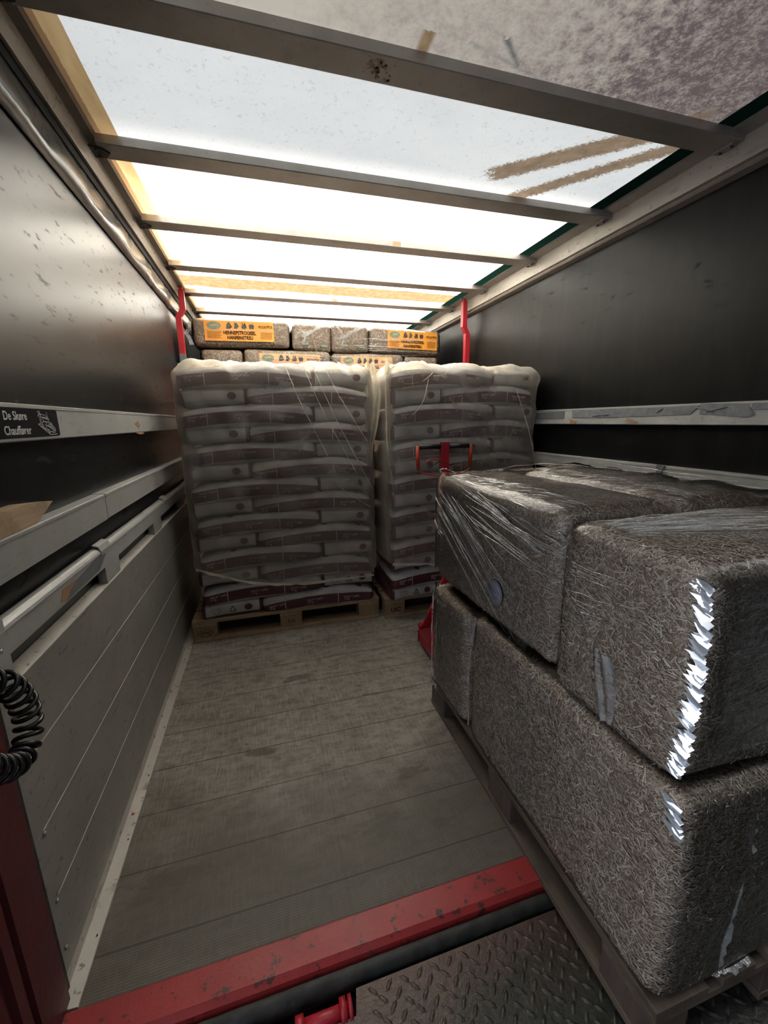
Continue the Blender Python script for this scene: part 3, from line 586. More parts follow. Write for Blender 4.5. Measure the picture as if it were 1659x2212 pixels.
# roof bows
bow_y = [-1.14, -0.53, 0.07, 0.68, 1.27, 1.83, 2.38]
bow_l = ['nearest grey roof bow, bordering the brown-stained rear bay', 'second grey roof bow from the camera, past the two brown streaks', 'third grey roof bow from the camera, with a brown spot mid-span', 'fourth grey roof bow, just before the tan band across the roof', 'fifth grey roof bow, just beyond the tan band across the roof', 'sixth grey roof bow, above the orange-labelled bales', 'farthest grey roof bow at the front wall']
mb = MB(); W_ = 0.10
prof = [(-W_, 0.0), (-W_ + 0.003, -0.002), (-0.004, -0.002), (0.0, 0.0), (0.0, 0.028), (-0.018, 0.028), (-0.018, 0.022), (-0.004, 0.022), (-0.004, 0.003), (-W_ + 0.004, 0.003), (-W_ + 0.004, 0.029), (-W_, 0.029)]
bm_ = mb.prism([(-W_, 0.0), (-W_ + 0.003, -0.002), (-0.004, -0.002), (0.0, 0.0), (0.0, 0.0285), (-W_, 0.0285)], 'x', 0.058, 2.334)
proto = None
for i, y in enumerate(bow_y):
    if proto is None:
        proto = empty('roof_bow', (0, y, 2.332)); bm_.build('bow', M['bow'], proto)
        for sx, xa, xb_ in ((0, 0.030, 0.070), (1, 2.30, 2.336)):
            b = MB().prism([(xa, -0.085), (xb_, -0.075), (xb_ + (0.02 if sx == 0 else 0), -0.05), (xb_, -0.02), (xa, -0.012)], 'z', -0.008, -0.0022)
            br = b.build('end_bracket', M['blacksteel'] if sx == 0 else M['bow'], proto)
            for yy in (-0.07, -0.028): MB().cyl(((xa + xb_) / 2, yy, -0.012), ((xa + xb_) / 2, yy, -0.007), 0.006, 8).build('bolt', M['blacksteel'], br)
        o = proto
    else:
        o = copy_tree(proto); o.location = (0, y, 2.332)
    tag(o, bow_l[i], 'roof bow', 'grey bows under the roof sheet')
for (bi, x0, x1, mt) in ((2, 1.36, 1.41, 'parcel'), (4, 1.20, 1.24, 'parcel')):
    par = [o for o in bpy.data.objects if o.name.startswith('roof_bow') and o.get('label') == bow_l[bi]][0]
    MB().box(x0, x1, -W_ - 0.0006, -W_, 0.002, 0.026).build('tape_patch', M[mt], par)
par = [o for o in bpy.data.objects if o.get('label') == bow_l[0]][0]
mb = MB()
rq = random.Random(3)
for k in range(46):
    cx_ = 0.945 + rq.random() * 0.055 + (0 if k % 2 else -0.03); cy_ = -0.09 + rq.random() * 0.075 + (0.0 if k % 2 else 0.0)
    r_ = 0.003 + rq.random() * 0.004
    mb.prism([(cx_ + r_ * math.cos(a) * rq.uniform(0.6, 1.2), cy_ + r_ * math.sin(a) * rq.uniform(0.6, 1.2)) for a in [j * 1.05 for j in range(6)]], 'z', -0.0026, -0.0021)
mb.build('glue_residue', M['parcel'], par)

# kinked red stanchions
def stanchion(x0, x1, y, zk, label, loc_side, ztop):
    s = empty('red_stanchion', ((x0 + x1) / 2, y, 0)); tag(s, label, 'stanchion', 'red posts clipped under the cant rails')
    ox = (x0 + x1) / 2; w = 0.020; d = 0.022
    path = [(x0 - ox, ztop), (x0 - ox, zk + 0.055), (x1 - ox, zk), (x1 - ox, 0.0)]
    mb = MB(); n = len(path)
    left = [(p[0] - w, p[1]) for p in path]; right = [(p[0] + w, p[1]) for p in path]
    for i in range(n - 1):
        a, b, c, e_ = left[i], right[i], right[i + 1], left[i + 1]
        vs = [(q[0], -d, q[1]) for q in (a, b, c, e_)] + [(q[0], d, q[1]) for q in (a, b, c, e_)]
        mb.add(vs, [(0, 3, 2, 1), (4, 5, 6, 7), (0, 4, 7, 3), (1, 2, 6, 5)] + ([(0, 1, 5, 4)] if i == 0 else []) + ([(3, 7, 6, 2)] if i == n - 2 else []))
    mb.build('bar', M['red'], s)
    MB().box(x0 - ox - 0.012, x0 - ox + 0.012, -0.014, 0.014, ztop - 0.003, ztop + 0.035, 0.003).build('top_pin', M['red'], s)
    MB().cyl((x0 - ox - 0.02, 0, ztop + 0.030), (x0 - ox + 0.02, 0, ztop + 0.030), 0.008, 12).build('hinge_bolt', M['blacksteel'], s)
    if loc_side == 'L':
        MB().box(x1 - ox - w - 0.002, x1 - ox + w + 0.002, -d - 0.002, d + 0.002, 1.76, 1.87, 0.002).build('tape_band', M['straptape'], s)
    else:
        MB().prism([(-0.030, 1.74), (0.030, 1.74), (0.034, 1.79), (0.022, 1.81), (-0.022, 1.81), (-0.034, 1.79)], 'y', -d - 0.006, -d).build('clip_plate', M['red'], s)
        MB().box(0.028, 0.042, -0.02, 0.01, 1.74, 1.80, 0.003).build('latch', M['straptape'], s)
    return s
stanchion(0.040, 0.004, 1.10, 2.135, 'kinked red steel post at the left wall with a grey tape band', 'L', 2.325)
stanchion(2.292, 2.322, 0.90, 2.070, 'kinked red steel post at the right wall behind the right stack', 'R', 2.325)

# spiral cable
pts = [(-0.02, -1.80, 0.93), (0.02, -1.76, 0.925), (0.058, -1.705, 0.900), (0.066, -1.680, 0.872), (0.068, -1.662, 0.840), (0.068, -1.652, 0.808), (0.068, -1.650, 0.775), (0.068, -1.660, 0.748), (0.070, -1.685, 0.730), (0.072, -1.720, 0.733), (0.074, -1.752, 0.752), (0.074, -1.79, 0.790), (0.074, -1.83, 0.84)]
pts = [(p[0], p[1] - 0.034, p[2] - 0.004) for p in pts]
def catmull(P, n):
    P = [Vector(p) for p in P]; out = []
    for i in range(len(P) - 1):
        a, b, c, e_ = P[max(i - 1, 0)], P[i], P[i + 1], P[min(i + 2, len(P) - 1)]
        for k in range(n):
            t = k / n; out.append(0.5 * ((2 * b) + (c - a) * t + (2 * a - 5 * b + 4 * c - e_) * t * t + (3 * b - a - 3 * c + e_) * t ** 3))
    return out + [P[-1]]
cl = catmull(pts, 40); dist = 0; hel = []; prev = None
a0 = None
for i, p in enumerate(cl):
    t = (cl[min(i + 1, len(cl) - 1)] - cl[max(i - 1, 0)]).normalized()
    if a0 is None: a0 = t.cross(Vector((1, 0, 0))).normalized()
    a0 = (a0 - t * a0.dot(t)).normalized(); b0 = t.cross(a0)
    if i: dist += (p - cl[i - 1]).length
    pitch = 0.0235
    ph = dist / pitch * 2 * math.pi
    hel.append(p + (a0 * math.cos(ph) + b0 * math.sin(ph)) * 0.0205)
dense = catmull(hel, 2)
o = MB().tube(dense, 0.0047, 8).build('spiral_cable', M['cable']); tag(o, 'black coiled air cable hanging in front of the red corner post', 'cable')

# ------------------------------------------------------------------ tail lift
tl = empty('tail_lift', (0.0, -1.83, -0.03)); tag(tl, 'dirty steel checker-plate tail lift platform behind the red sill', 'tail lift')
oy = 1.83; oz = 0.03
mb = MB()
mb.prism([(-0.06, -1.828), (0.44, -1.828), (0.44, -1.870), (0.52, -1.870), (0.53, -1.900), (0.62, -1.900), (0.62, -1.880), (0.67, -1.880), (0.68, -1.832), (2.40, -1.828), (2.40, -3.5), (-0.06, -3.5)], 'z', -0.045, -0.030)
o = mb.build('platform', M['plate'], tl); o.location = -Vector(tl.location)
mb = MB(); rg = random.Random(5)
yy = -1.850; row = 0
while yy > -2.75:
    xx = -0.04 + (0.0 if row % 2 else 0.0205); col = 0
    while xx < 2.38:
        hit = (0.42 < xx < 0.70 and yy > -1.915)
        if not hit:
            ang = math.radians(48 if (row + col) % 2 else -42); L = 0.0155; wd_ = 0.0052
            ca, sa = math.cos(ang), math.sin(ang)
            def tp(u, v, z): return (xx + u * ca - v * sa, yy + u * sa + v * ca, -0.030 + z)
            vs = [tp(-L, 0, 0), tp(-L * 0.45, wd_, 0), tp(L * 0.45, wd_, 0), tp(L, 0, 0), tp(L * 0.45, -wd_, 0), tp(-L * 0.45, -wd_, 0), tp(-L * 0.5, 0, 0.0045), tp(L * 0.5, 0, 0.0045)]
            mb.add(vs, [(0, 1, 6), (1, 2, 7, 6), (2, 3, 7), (3, 4, 7), (4, 5, 6, 7), (5, 0, 6)], True)
        xx += 0.041; col += 1
    yy -= 0.0205; row += 1
o = mb.build('tread_pattern', M['plate'], tl, recalc=False); o.location = -Vector(tl.location)
mb = MB(); mb.cyl((0.535, -1.860, -0.040), (0.66, -1.860, -0.040), 0.016, 16); mb.cyl((0.53, -1.860, -0.040), (0.550, -1.860, -0.040), 0.024, 18); mb.cyl((0.635, -1.860, -0.040), (0.650, -1.860, -0.040), 0.026, 18); mb.cyl((0.655, -1.860, -0.040), (0.664, -1.860, -0.040), 0.026, 18)
o = mb.build('hinge', M['red'], tl); o.location = -Vector(tl.location)
o = MB().box(0.445, 0.515, -1.868, -1.842, -0.075, -0.05, 0.006).build('red_reflector', M['red_loop'], tl); o.location = -Vector(tl.location)
o = MB().box(-0.06, 2.40, -1.90, -1.80, -0.16, -0.10).build('hinge_beam', M['blacksteel'], tl); o.location = -Vector(tl.location)

# ------------------------------------------------------------------ pallets
def pallet(label, loc, rz, old, LX=1.2, LY=0.8, gap=0.0):
    """EUR pallet, 1.2 m side along local x, local origin at the near left bottom corner"""
    W3 = M['oldwood'] if old else M['wood']; BK = M['chipwood'][1 if old else 0]
    p = empty('euro_pallet', loc, rz); tag(p, label, 'pallet', 'wooden euro pallets')
    pr = None
    tw = [0.145, 0.10, 0.145, 0.10, 0.145]; g = (LY - sum(tw)) / 4; y = 0
    for i, w_ in enumerate(tw):
        MB().box(0, LX, y, y + w_, 0.122, 0.144, 0.002).build('top_board', W3[0], p); y += w_ + g
    xs = [(0, 0.145), (LX / 2 - 0.0725, LX / 2 + 0.0725), (LX - 0.145, LX)]; ys = [(0, 0.10), (LY / 2 - 0.0725, LY / 2 + 0.0725), (LY - 0.10, LY)]
    for x0, x1 in xs: MB().box(x0 + 0.001, x1 - 0.001, 0.001, LY - 0.001, 0.1005, 0.1219, 0.002).build('stringer_board', W3[1], p)
    bl = []
    for x0, x1 in xs:
        for y0, y1 in ys: bl.append(MB().box(x0 + 0.002, x1 - 0.002, y0 + 0.002, y1 - 0.002, 0.0221, 0.1004, 0.003).build('block', BK, p))
    for y0, y1 in ys: MB().box(0.0, LX, y0, y1, 0, 0.022, 0.002).build('bottom_board', W3[0], p)
    return p, bl
pl, bl = pallet('pale wooden pallet under the left pellet stack, stamped in an oval', (0.046, 0.0, 0), -0.005, False)
mb = MB()
n = 28
for i in range(n):
    a, b = 2 * math.pi * i / n, 2 * math.pi * (i + 1) / n
    q = [(0.072 + R1 * 0.044 * math.cos(t), -0.0006, 0.060 + R1 * 0.024 * math.sin(t)) for (t, R1) in ((a, 1), (b, 1), (b, 0.90), (a, 0.90))]
    mb.add(q, [(0, 1, 2, 3)])
mb.build('stamp', M['brandink'], bl[0], recalc=False)
text_mesh('EPAL', 0.030, (0.072, 0.001, 0.050), (1, 0, 0), (0, 0, 1), 'stamp', M['brandink'], bl[0], 0.0003, 0.0002, 0.9, 'CENTER')
text_mesh('EUR', 0.030, (0.60, 0.001, 0.050), (1, 0, 0), (0, 0, 1), 'stamp', M['brandink'], bl[3], 0.0, 0.0002, 0.9, 'CENTER')
pr_, bl = pallet('pale wooden pallet under the right pellet stack, lettered UIC', (1.278, -0.050, 0), 0.0, False, 1.055)
text_mesh('UIC', 0.044, (0.075, 0.001, 0.044), (1, 0, 0), (0, 0, 1), 'stamp', M['brandink'], bl[0], 0.0012, 0.0003, 1.0, 'CENTER')
# near pallet: its 1.2 m side runs along the truck, standing partly on the tail lift
pn, _ = pallet('dark weathered pallet under the straw bales in the foreground', (1.25, -0.94, 0), -math.pi / 2, True)
pb, _ = pallet('wooden pallet under the straw bales at the front wall', (0.10, 1.33, 0), 0, False, 1.06)
pb2, _ = pallet('wooden pallet under the right half of the straw bales at the front wall', (1.19, 1.33, 0), 0, False, 1.06)

# ------------------------------------------------------------------ pellet bags
LH = 0.108
def bag_post(side):
    def f(p):
        p = p.copy(); x = p[:, 0] / 0.39; p[:, 2] *= (1 - 0.30 * np.abs(x) ** 6)
        t = np.clip(side * p[:, 0] / 0.39, 0, 1); p[:, 2] -= 0.032 * t ** 2
        p[:, 2] += 0.004 * np.sin(p[:, 0] * 9); return p
    return f
def bag_mesh(kind, side):
    if kind == 'long':
        me = softbox_mesh('bag', (0.395, 0.20, 0.0605), 0.036, 0.004, 11 + side, 0.006, 0.03, post=bag_post(side), freq=9); me.materials.append(M['bag'])
    else:
        def f(p):
            p = p.copy(); y = p[:, 1] / 0.38; p[:, 2] *= (1 - 0.35 * np.abs(y) ** 6); p[:, 2] -= 0.012 * np.clip(side * p[:, 0] / 0.18, 0, 1) ** 2; return p
        me = softbox_mesh('bag', (0.194, 0.385, 0.0600), 0.026, 0.004, 21 + side, 0.005, 0.03, post=f, freq=9); me.materials.append(M['bagend'])
    return me
BM = {(k, s): bag_mesh(k, s) for k in ('long', 'end') for s in (-1, 1)}
def bag_proto(kind, side, logos):
    b = empty('pellet_bag', (0, 0, 0))
    link(bpy.data.objects.new('sack', BM[(kind, side)]), b)
    if kind == 'long':
        for cx in (-0.30, -0.04, 0.22):
            dz = -0.17 * cx * cx
            mb_o = text_mesh('natural × pellet\n15 kg', 0.021, (cx - 0.05, -0.2125 + 0.05 * abs(cx) ** 3, -0.004 + dz), (1, 0.0, -0.34 * cx), (0, 0, 1), 'lettering', M['palepink'], b, 0.0, 0.0015, 0.85, 'LEFT', 0.8)
    elif logos:
        mb = MB(); yv = -0.3955
        def st2(pts, w=0.0022):
            for a, c in zip(pts[:-1], pts[1:]):
                a = Vector(a); c = Vector(c); d_ = (c - a).normalized(); nn = Vector((-d_.y, d_.x)) * w / 2
                mb.add([(q.x, yv, q.y) for q in (a - nn, c - nn, c + nn, a + nn)], [(0, 1, 2, 3)])
        st2([(-0.125, 0.016), (-0.135, 0.002), (-0.105, -0.026), (-0.075, 0.002), (-0.085, 0.016), (-0.105, 0.008), (-0.125, 0.016)])
        mb.build('recycling_mark', M['brownprint'], b, recalc=False); mb = MB()
        for k in range(3):
            if k > 0: continue
            a = math.pi / 2 + k * 2.094; st2([(0.024 * math.cos(a + q), 0.022 * math.sin(a + q)) for q in (0, 2.094, 4.189, 6.283)], 0.005)
        mb.build('recycling_mark', M['brownprint'], b, recalc=False)
    return b
def ordinal(n): return ['', 'bottom', 'second', 'third', 'fourth', 'fifth', 'sixth', 'seventh', 'eighth', 'ninth', 'tenth', 'eleventh', 'twelfth', 'thirteenth', 'top'][n]
protos = {}
def stack(x0, x1, yf, zbase, nl, side):
    W = x1 - x0; kx = W / 1.16
    for L in range(1, nl + 1):
        z = zbase + (L - 0.5) * LH
        left_long = (L % 2 == 0)
        jx = rnd.uniform(-0.008, 0.008); jy = rnd.uniform(-0.012, 0.008)
        lay = 'in the %s layer of the %s stack' % (ordinal(L), side)
        for kind in ('long', 'end'):
            s = (-1 if left_long else 1) if kind == 'long' else (1 if left_long else -1)
            key = (kind, s, kind == 'end' and (L <= 2))
            if key not in protos: protos[key] = bag_proto(kind, s, key[2]); o = protos[key]
            else: o = copy_tree(protos[key])
            if kind == 'long': cx = (x0 + 0.39 * kx) if left_long else (x1 - 0.39 * kx); hy = 0.20
            else: cx = (x1 - 0.185 * kx) if left_long else (x0 + 0.185 * kx); hy = 0.385
            o.location = (cx + jx, yf + hy + jy + (0.0 if kind == 'long' else 0.012), z); o.scale = (kx, 1, 1)
            o.rotation_euler = (0, rnd.uniform(-0.006, 0.006), rnd.uniform(-0.012, 0.012))
            if kind == 'long': lb_ = 'brown-banded pellet bag lying lengthwise ' + lay
            else: lb_ = 'white-ended pellet bag lying crosswise ' + lay
            tag(o, lb_, 'pellet bag', 'pellet bags in the %s stack' % side)
stack(0.128, 1.212, 0.0, 0.145, 14, 'left')
stack(1.325, 2.335, -0.115, 0.145, 14, 'right')

# hood films over the two stacks
def hood(x0, x1, y0, y1, z0, z1, label, seed, zb):
    cx, cy_, cz = (x0 + x1) / 2, (y0 + y1) / 2, (z0 + z1) / 2; h = ((x1 - x0) / 2, (y1 - y0) / 2, (z1 - z0) / 2)
    t = empty('pallet_hood', (cx, cy_, z0)); tag(t, label, 'pallet wrap', 'yellowed film hoods over the pellet stacks')
    def post(p):
        p = p.copy(); yv, zv, xv = p[:, 1], p[:, 2], p[:, 0]
        u = (zv + h[2]) / (2 * h[2])
        # follow the layers of bags
        n_in = 0.003 * (np.cos(2 * math.pi * (zv + cz - 0.145) / LH) * 0.5 + 0.5) ** 2
        p[:, 1] += n_in * (yv < -h[1] + 0.06); s = np.sign(xv) * (np.abs(xv) > h[0] - 0.06); p[:, 0] -= n_in * s
        # diagonal tension folds
        f = np.sin((xv * 1.5 + zv) * 26 + 3 * np.sin(xv * 5 + seed)) * 0.006 + np.sin((xv * 0.8 - zv * 1.3) * 17 + seed) * 0.005
        p[:, 1] += f * (yv < -h[1] + 0.08)
        p[:, 2] += (zv > h[2] - 0.05) * (0.008 * np.sin(xv * 19 + seed) + 0.006 * np.sin(xv * 47 + yv * 20))
        return p
    def drop(c):
        zz = c[2] + cz; lim = zb(c[0] + cx)
        return zz < lim
    me = softbox_mesh('hood', h, 0.085, (0.012, 0.022, 0.02), seed, 0.010, 0.020, post=post, freq=4, drop=drop); me.materials.append(M['hood'])
    o = link(bpy.data.objects.new('film', me), t); o.location = (0, 0, cz - z0)
    return t
h1 = hood(0.100, 1.238, -0.045, 0.84, 0.10, 1.678, 'yellowish translucent film hood over the left pellet stack', 3, lambda x: 0.36 + 0.14 * max(0, 1 - (x - 0.08) / 0.38) ** 1.5 + 0.008 * math.sin(x * 31))
h2 = hood(1.290, 2.345, -0.165, 0.72, 0.10, 1.672, 'yellowish translucent film hood over the right pellet stack', 8, lambda x: 0.44 + 0.012 * math.sin(x * 23) - 0.05 * max(0, (x - 1.3)) )
def folds(t, specs, name='film_fold'):
    for k, (pts, nrm, w, wob) in enumerate(specs):
        mb = MB(); ribbon(mb, catmull(pts, 7), nrm, w, wob, k + 11)
        o = mb.build(name, M['hoodfold'], t, recalc=False); o.location = -Vector(t.location)
# diagonal creases on the front, hem at the bottom, loose flaps at the facing corners
sp = []
for (xa, za, xb_, zb_) in ((0.70, 1.66, 0.93, 1.12), (0.80, 1.66, 1.10, 1.02), (0.86, 1.65, 1.20, 0.92), (0.93, 1.64, 1.17, 1.22), (0.95, 0.98, 1.19, 0.80), (0.40, 1.56, 0.55, 1.64)):
    sp.append(([(xa, -0.074, za), (xa * 0.65 + xb_ * 0.35, -0.078, za * 0.6 + zb_ * 0.4), (xb_, -0.074, zb_)], (0.35, -0.6, 0.1), 0.008, 0.0015))
sp.append(([(0.112, -0.045, 0.505), (0.22, -0.07, 0.470), (0.40, -0.082, 0.405), (0.65, -0.088, 0.360), (0.95, -0.085, 0.352), (1.20, -0.06, 0.345)], (0, -0.25, -1), 0.014, 0.002))
folds(h1, sp)
sp = []
for (xa, za, xb_, zb_) in ((1.36, 1.55, 1.55, 1.62), (1.55, 1.60, 1.66, 1.66), (2.12, 1.52, 2.30, 1.02), (1.40, 1.35, 1.52, 1.58)):
    sp.append(([(xa, -0.200, za), ((xa + xb_) / 2 + 0.02, -0.204, (za + zb_) / 2 - 0.02), (xb_, -0.200, zb_)], (0.3, -0.6, 0.1), 0.008, 0.0015))
sp.append(([(1.30, -0.165, 0.445), (1.45, -0.19, 0.435), (1.7, -0.21, 0.415), (2.0, -0.21, 0.40), (2.33, -0.18, 0.385)], (0, -0.25, -1), 0.012, 0.002))
folds(h2, sp)
def flap(t, cx, y, ztop, zbot, wid, sgn, seed):
    """excess film gathered at the corner: pleated sheet hanging down"""
    mb = MB(); nz, nx = 26, 22; vs = []; rg = random.Random(seed); ph = [rg.random() * 6 for _ in range(4)]
    for i in range(nz + 1):
        u = i / nz; z = ztop + (zbot - ztop) * u; w_ = wid * (0.55 + 0.6 * math.sin(math.pi * min(1, u * 1.15 + 0.12)) ** 0.8) * (1 - 0.65 * u * u)
        for j in range(nx + 1):
            v = j / nx
            x = cx + sgn * w_ * v + 0.005 * math.sin(u * 9 + ph[3])
            yy = y + 0.02 * math.sin(v * 15 + ph[0] + u * 2) * (0.3 + v) + 0.012 * math.sin(v * 33 + ph[1]) - 0.03 * v
            zz = z + 0.02 * math.sin(v * 9 + ph[2]) * (1 - u) * v + (0.03 * rg.random() if i == 0 else 0) - 0.02 * v * (1 - u)
            vs.append((x, yy, zz))
    mb.add(vs, [(i * (nx + 1) + j, (i + 1) * (nx + 1) + j, (i + 1) * (nx + 1) + j + 1, i * (nx + 1) + j + 1) for i in range(nz) for j in range(nx)], True)
    o = mb.build('loose_flap', M['hoodfold'], t, recalc=False); o.location = -Vector(t.location)
flap(h1, 1.185, 0.015, 1.672, 1.06, 0.085, 1, 4)
flap(h2, 1.335, -0.06, 1.690, 0.80, 0.055, -1, 9)
def crumple(t, x0, x1, y0, y1, z, amp, seed):
    mb = MB(); nx = int((x1 - x0) / 0.014); ny_ = 8; vs = []
    for i in range(nx + 1):
        for j in range(ny_ + 1):
            x = x0 + (x1 - x0) * i / nx; y = y0 + (y1 - y0) * j / ny_
            q = mnoise.noise(Vector((x * 16, y * 16, seed))) + 0.6 * mnoise.noise(Vector((x * 38, y * 38, seed + 3)))
            e_ = math.sin(math.pi * min(1, max(0, i / nx))) ** 0.4
            vs.append((x, y, z + amp * q * e_ - 0.020 * (1 - e_) - (0.02 if j in (0, ny_) else 0)))
    mb.add(vs, [(i * (ny_ + 1) + j, (i + 1) * (ny_ + 1) + j, (i + 1) * (ny_ + 1) + j + 1, i * (ny_ + 1) + j + 1) for i in range(nx) for j in range(ny_)], True)
    o = mb.build('crumpled_top', M['hoodfold'], t, recalc=False); o.location = -Vector(t.location)
crumple(h1, 0.13, 0.62, 0.02, 0.30, 1.688, 0.020, 1); crumple(h1, 0.95, 1.22, 0.0, 0.25, 1.684, 0.026, 5)
crumple(h2, 1.31, 1.62, -0.12, 0.16, 1.686, 0.028, 7); crumple(h2, 1.75, 2.15, -0.08, 0.16, 1.676, 0.008, 12)

# ------------------------------------------------------------------ straw bales
def film_part(t, h, r, bulge, seed, amp, mat='film', off=0.0045, step=0.035):
    me = softbox_mesh('film', h, r, bulge, seed, amp, step, off=off); me.materials.append(M[mat])
    return link(bpy.data.objects.new('film', me), t)
def bale(center, h, rz, label, group, faces, dens, seed, r=0.036, bulge=0.009, amp=0.008, wid=0.0018, lmax=0.024, film=True):
    t = empty('straw_bale', (center[0], center[1], center[2] - h[2]), rz); tag(t, label, 'straw bale', group)
    me = straw_mesh('straw', h, r, bulge, seed, amp, faces, dens, lmax=lmax, wid=wid)
    s = link(bpy.data.objects.new('straw', me), t); s.location = (0, 0, h[2])
    if film:
        f = film_part(t, h, r, bulge, seed, amp); f.location = (0, 0, h[2])
    return t
G = 'film-wrapped straw bales on the foreground pallet'
def box_bale(x0, x1, y0, y1, z0, z1, label, faces, dens, seed, **kw):
    return bale(((x0 + x1) / 2, (y0 + y1) / 2, (z0 + z1) / 2), ((x1 - x0) / 2, (y1 - y0) / 2, (z1 - z0) / 2), 0.0, label, G, faces, dens, seed, **kw)
A = box_bale(1.250, 1.625, -2.125, -1.325, 0.146, 0.645, 'large straw bale lying lowest and nearest on the foreground pallet, bare side to the aisle', [(0, -1), (1, -1), (2, 1)], 8.5, 31, wid=0.0018)
A2 = box_bale(1.645, 2.030, -2.115, -1.325, 0.146, 0.640, 'lower straw bale beside the right wall, under the crosswise upper bale', [(1, -1)], 2.0, 32, film=False)
B = box_bale(1.245, 2.030, -1.285, -0.955, 0.146, 0.622, 'small-ended crosswise straw bale at the far end of the bottom layer', [(0, -1), (1, -1), (2, 1)], 7.5, 33, wid=0.0016)
C = box_bale(1.260, 1.625, -1.735, -0.955, 0.665, 1.115, 'upper straw bale with the round pale sticker on its side', [(0, -1), (1, -1), (2, 1)], 7.0, 34, wid=0.0016, r=0.048, bulge=0.014)
D = box_bale(1.650, 2.030, -1.735, -0.965, 0.660, 1.115, 'upper straw bale lying lengthwise next to the right wall', [(0, -1), (2, 1), (1, -1)], 3.5, 35, wid=0.0016, r=0.055, bulge=0.018)
E_ = box_bale(1.245, 2.040, -2.105, -1.755, 0.660, 1.092, 'upper straw bale lying crosswise nearest the camera', [(0, -1), (1, -1), (2, 1)], 7.5, 36, wid=0.0018, r=0.045)
# round paper sticker on bale C with faint print
def local(t, mb, name, mat, recalc=True):
    o = mb.build(name, mat, t, recalc); o.location = -Vector(t.location); return o
stc = local(C, MB().cyl((1.2385, -1.475, 0.797), (1.2395, -1.475, 0.797), 0.042, 40), 'round_sticker', M['paperdisc'])
mb = MB()
for i in range(40):
    a, b = 2 * math.pi * i / 40, 2 * math.pi * (i + 1) / 40
    mb.add([(1.2381, -1.475 + R1 * math.cos(q), 0.797 + R1 * math.sin(q)) for q, R1 in ((a, 0.0385), (b, 0.0385), (b, 0.0375), (a, 0.0375))], [(0, 1, 2, 3)])
for k, zz in enumerate((0.817, 0.806, 0.799, 0.786, 0.780, 0.774)):
    hw = (0.018, 0.028, 0.030, 0.022, 0.018, 0.012)[k]; tk = 0.0025 if k in (1, 2) else 0.001
    y = -1.475 - hw
    while y < -1.475 + hw:
        l_ = rnd.uniform(0.002, 0.005); mb.add([(1.2381, y, zz), (1.2381, y + l_, zz), (1.2381, y + l_, zz + tk), (1.2381, y, zz + tk)], [(0, 1, 2, 3)]); y += l_ + 0.0012
mb.build('print', M['animalprint'], stc, recalc=False)
# film seams and torn folds on the bales
def seam(t, pts, nrm, w, wob, k, mat='milkfilm'):
    mb = MB(); ribbon(mb, catmull(pts, 8), nrm, w, wob, k); return local(t, mb, 'film_seam', M[mat], False)
seam(B, [(1.235, -1.03, 0.60), (1.228, -1.04, 0.45), (1.230, -1.03, 0.30), (1.228, -1.00, 0.16)], (-0.25, -0.9, 0), 0.009, 0.002, 1)
seam(B, [(1.245, -0.970, 0.618), (1.236, -0.99, 0.605), (1.236, -1.05, 0.590), (1.236, -1.12, 0.600), (1.238, -1.20, 0.612)], (-0.15, -0.1, -0.9), 0.024, 0.005, 2)
seam(B, [(1.244, -0.975, 0.61), (1.238, -0.975, 0.45), (1.240, -0.972, 0.25), (1.236, -0.975, 0.17)], (-0.9, 0.3, 0), 0.006, 0.002, 3)
seam(B, [(1.230, -0.965, 0.20), (1.226, -1.0, 0.175), (1.232, -1.05, 0.17)], (-0.1, -0.1, -1), 0.022, 0.006, 4)
seam(A, [(1.262, -1.33, 0.63), (1.248, -1.322, 0.50), (1.246, -1.318, 0.33), (1.25, -1.32, 0.17)], (-0.4, 0.9, 0), 0.010, 0.002, 5)
seam(A, [(1.420, -2.130, 0.60), (1.425, -2.136, 0.50), (1.412, -2.138, 0.36), (1.408, -2.136, 0.22), (1.40, -2.130, 0.165)], (0.9, -0.35, 0), 0.013, 0.002, 6)
seam(A, [(1.40, -2.130, 0.168), (1.46, -2.134, 0.160), (1.52, -2.130, 0.158)], (0.1, -0.7, -0.4), 0.010, 0.003, 8)
# loose milky patches of film on bale E's side
def sheet(t, y0, y1, z0, z1, x, skew, seed, mat='milkfilm', name='film_fold'):
    mb = MB(); nz, ny2 = 20, 12; vs = []
    for i in range(nz + 1):
        u = i / nz
        for j in range(ny2 + 1):
            v = j / ny2; taper = 0.55 + 0.45 * math.sin(math.pi * (0.2 + 0.8 * u))
            y = (y0 + y1) / 2 + (v - 0.5) * (y1 - y0) * taper + skew * u; z = z1 + (z0 - z1) * u
            vs.append((x - 0.004 - 0.010 * abs(math.sin(v * 7 + seed + 2 * u)) * math.sin(math.pi * v), y, z + 0.01 * mnoise.noise(Vector((v * 5, u * 5, seed)))))
    mb.add(vs, [(i * (ny2 + 1) + j, (i + 1) * (ny2 + 1) + j, (i + 1) * (ny2 + 1) + j + 1, i * (ny2 + 1) + j + 1) for i in range(nz) for j in range(ny2)], True)
    return local(t, mb, name, M[mat], False)
sheet(E_, -1.955, -1.885, 0.695, 0.845, 1.238, -0.025, 2.0)
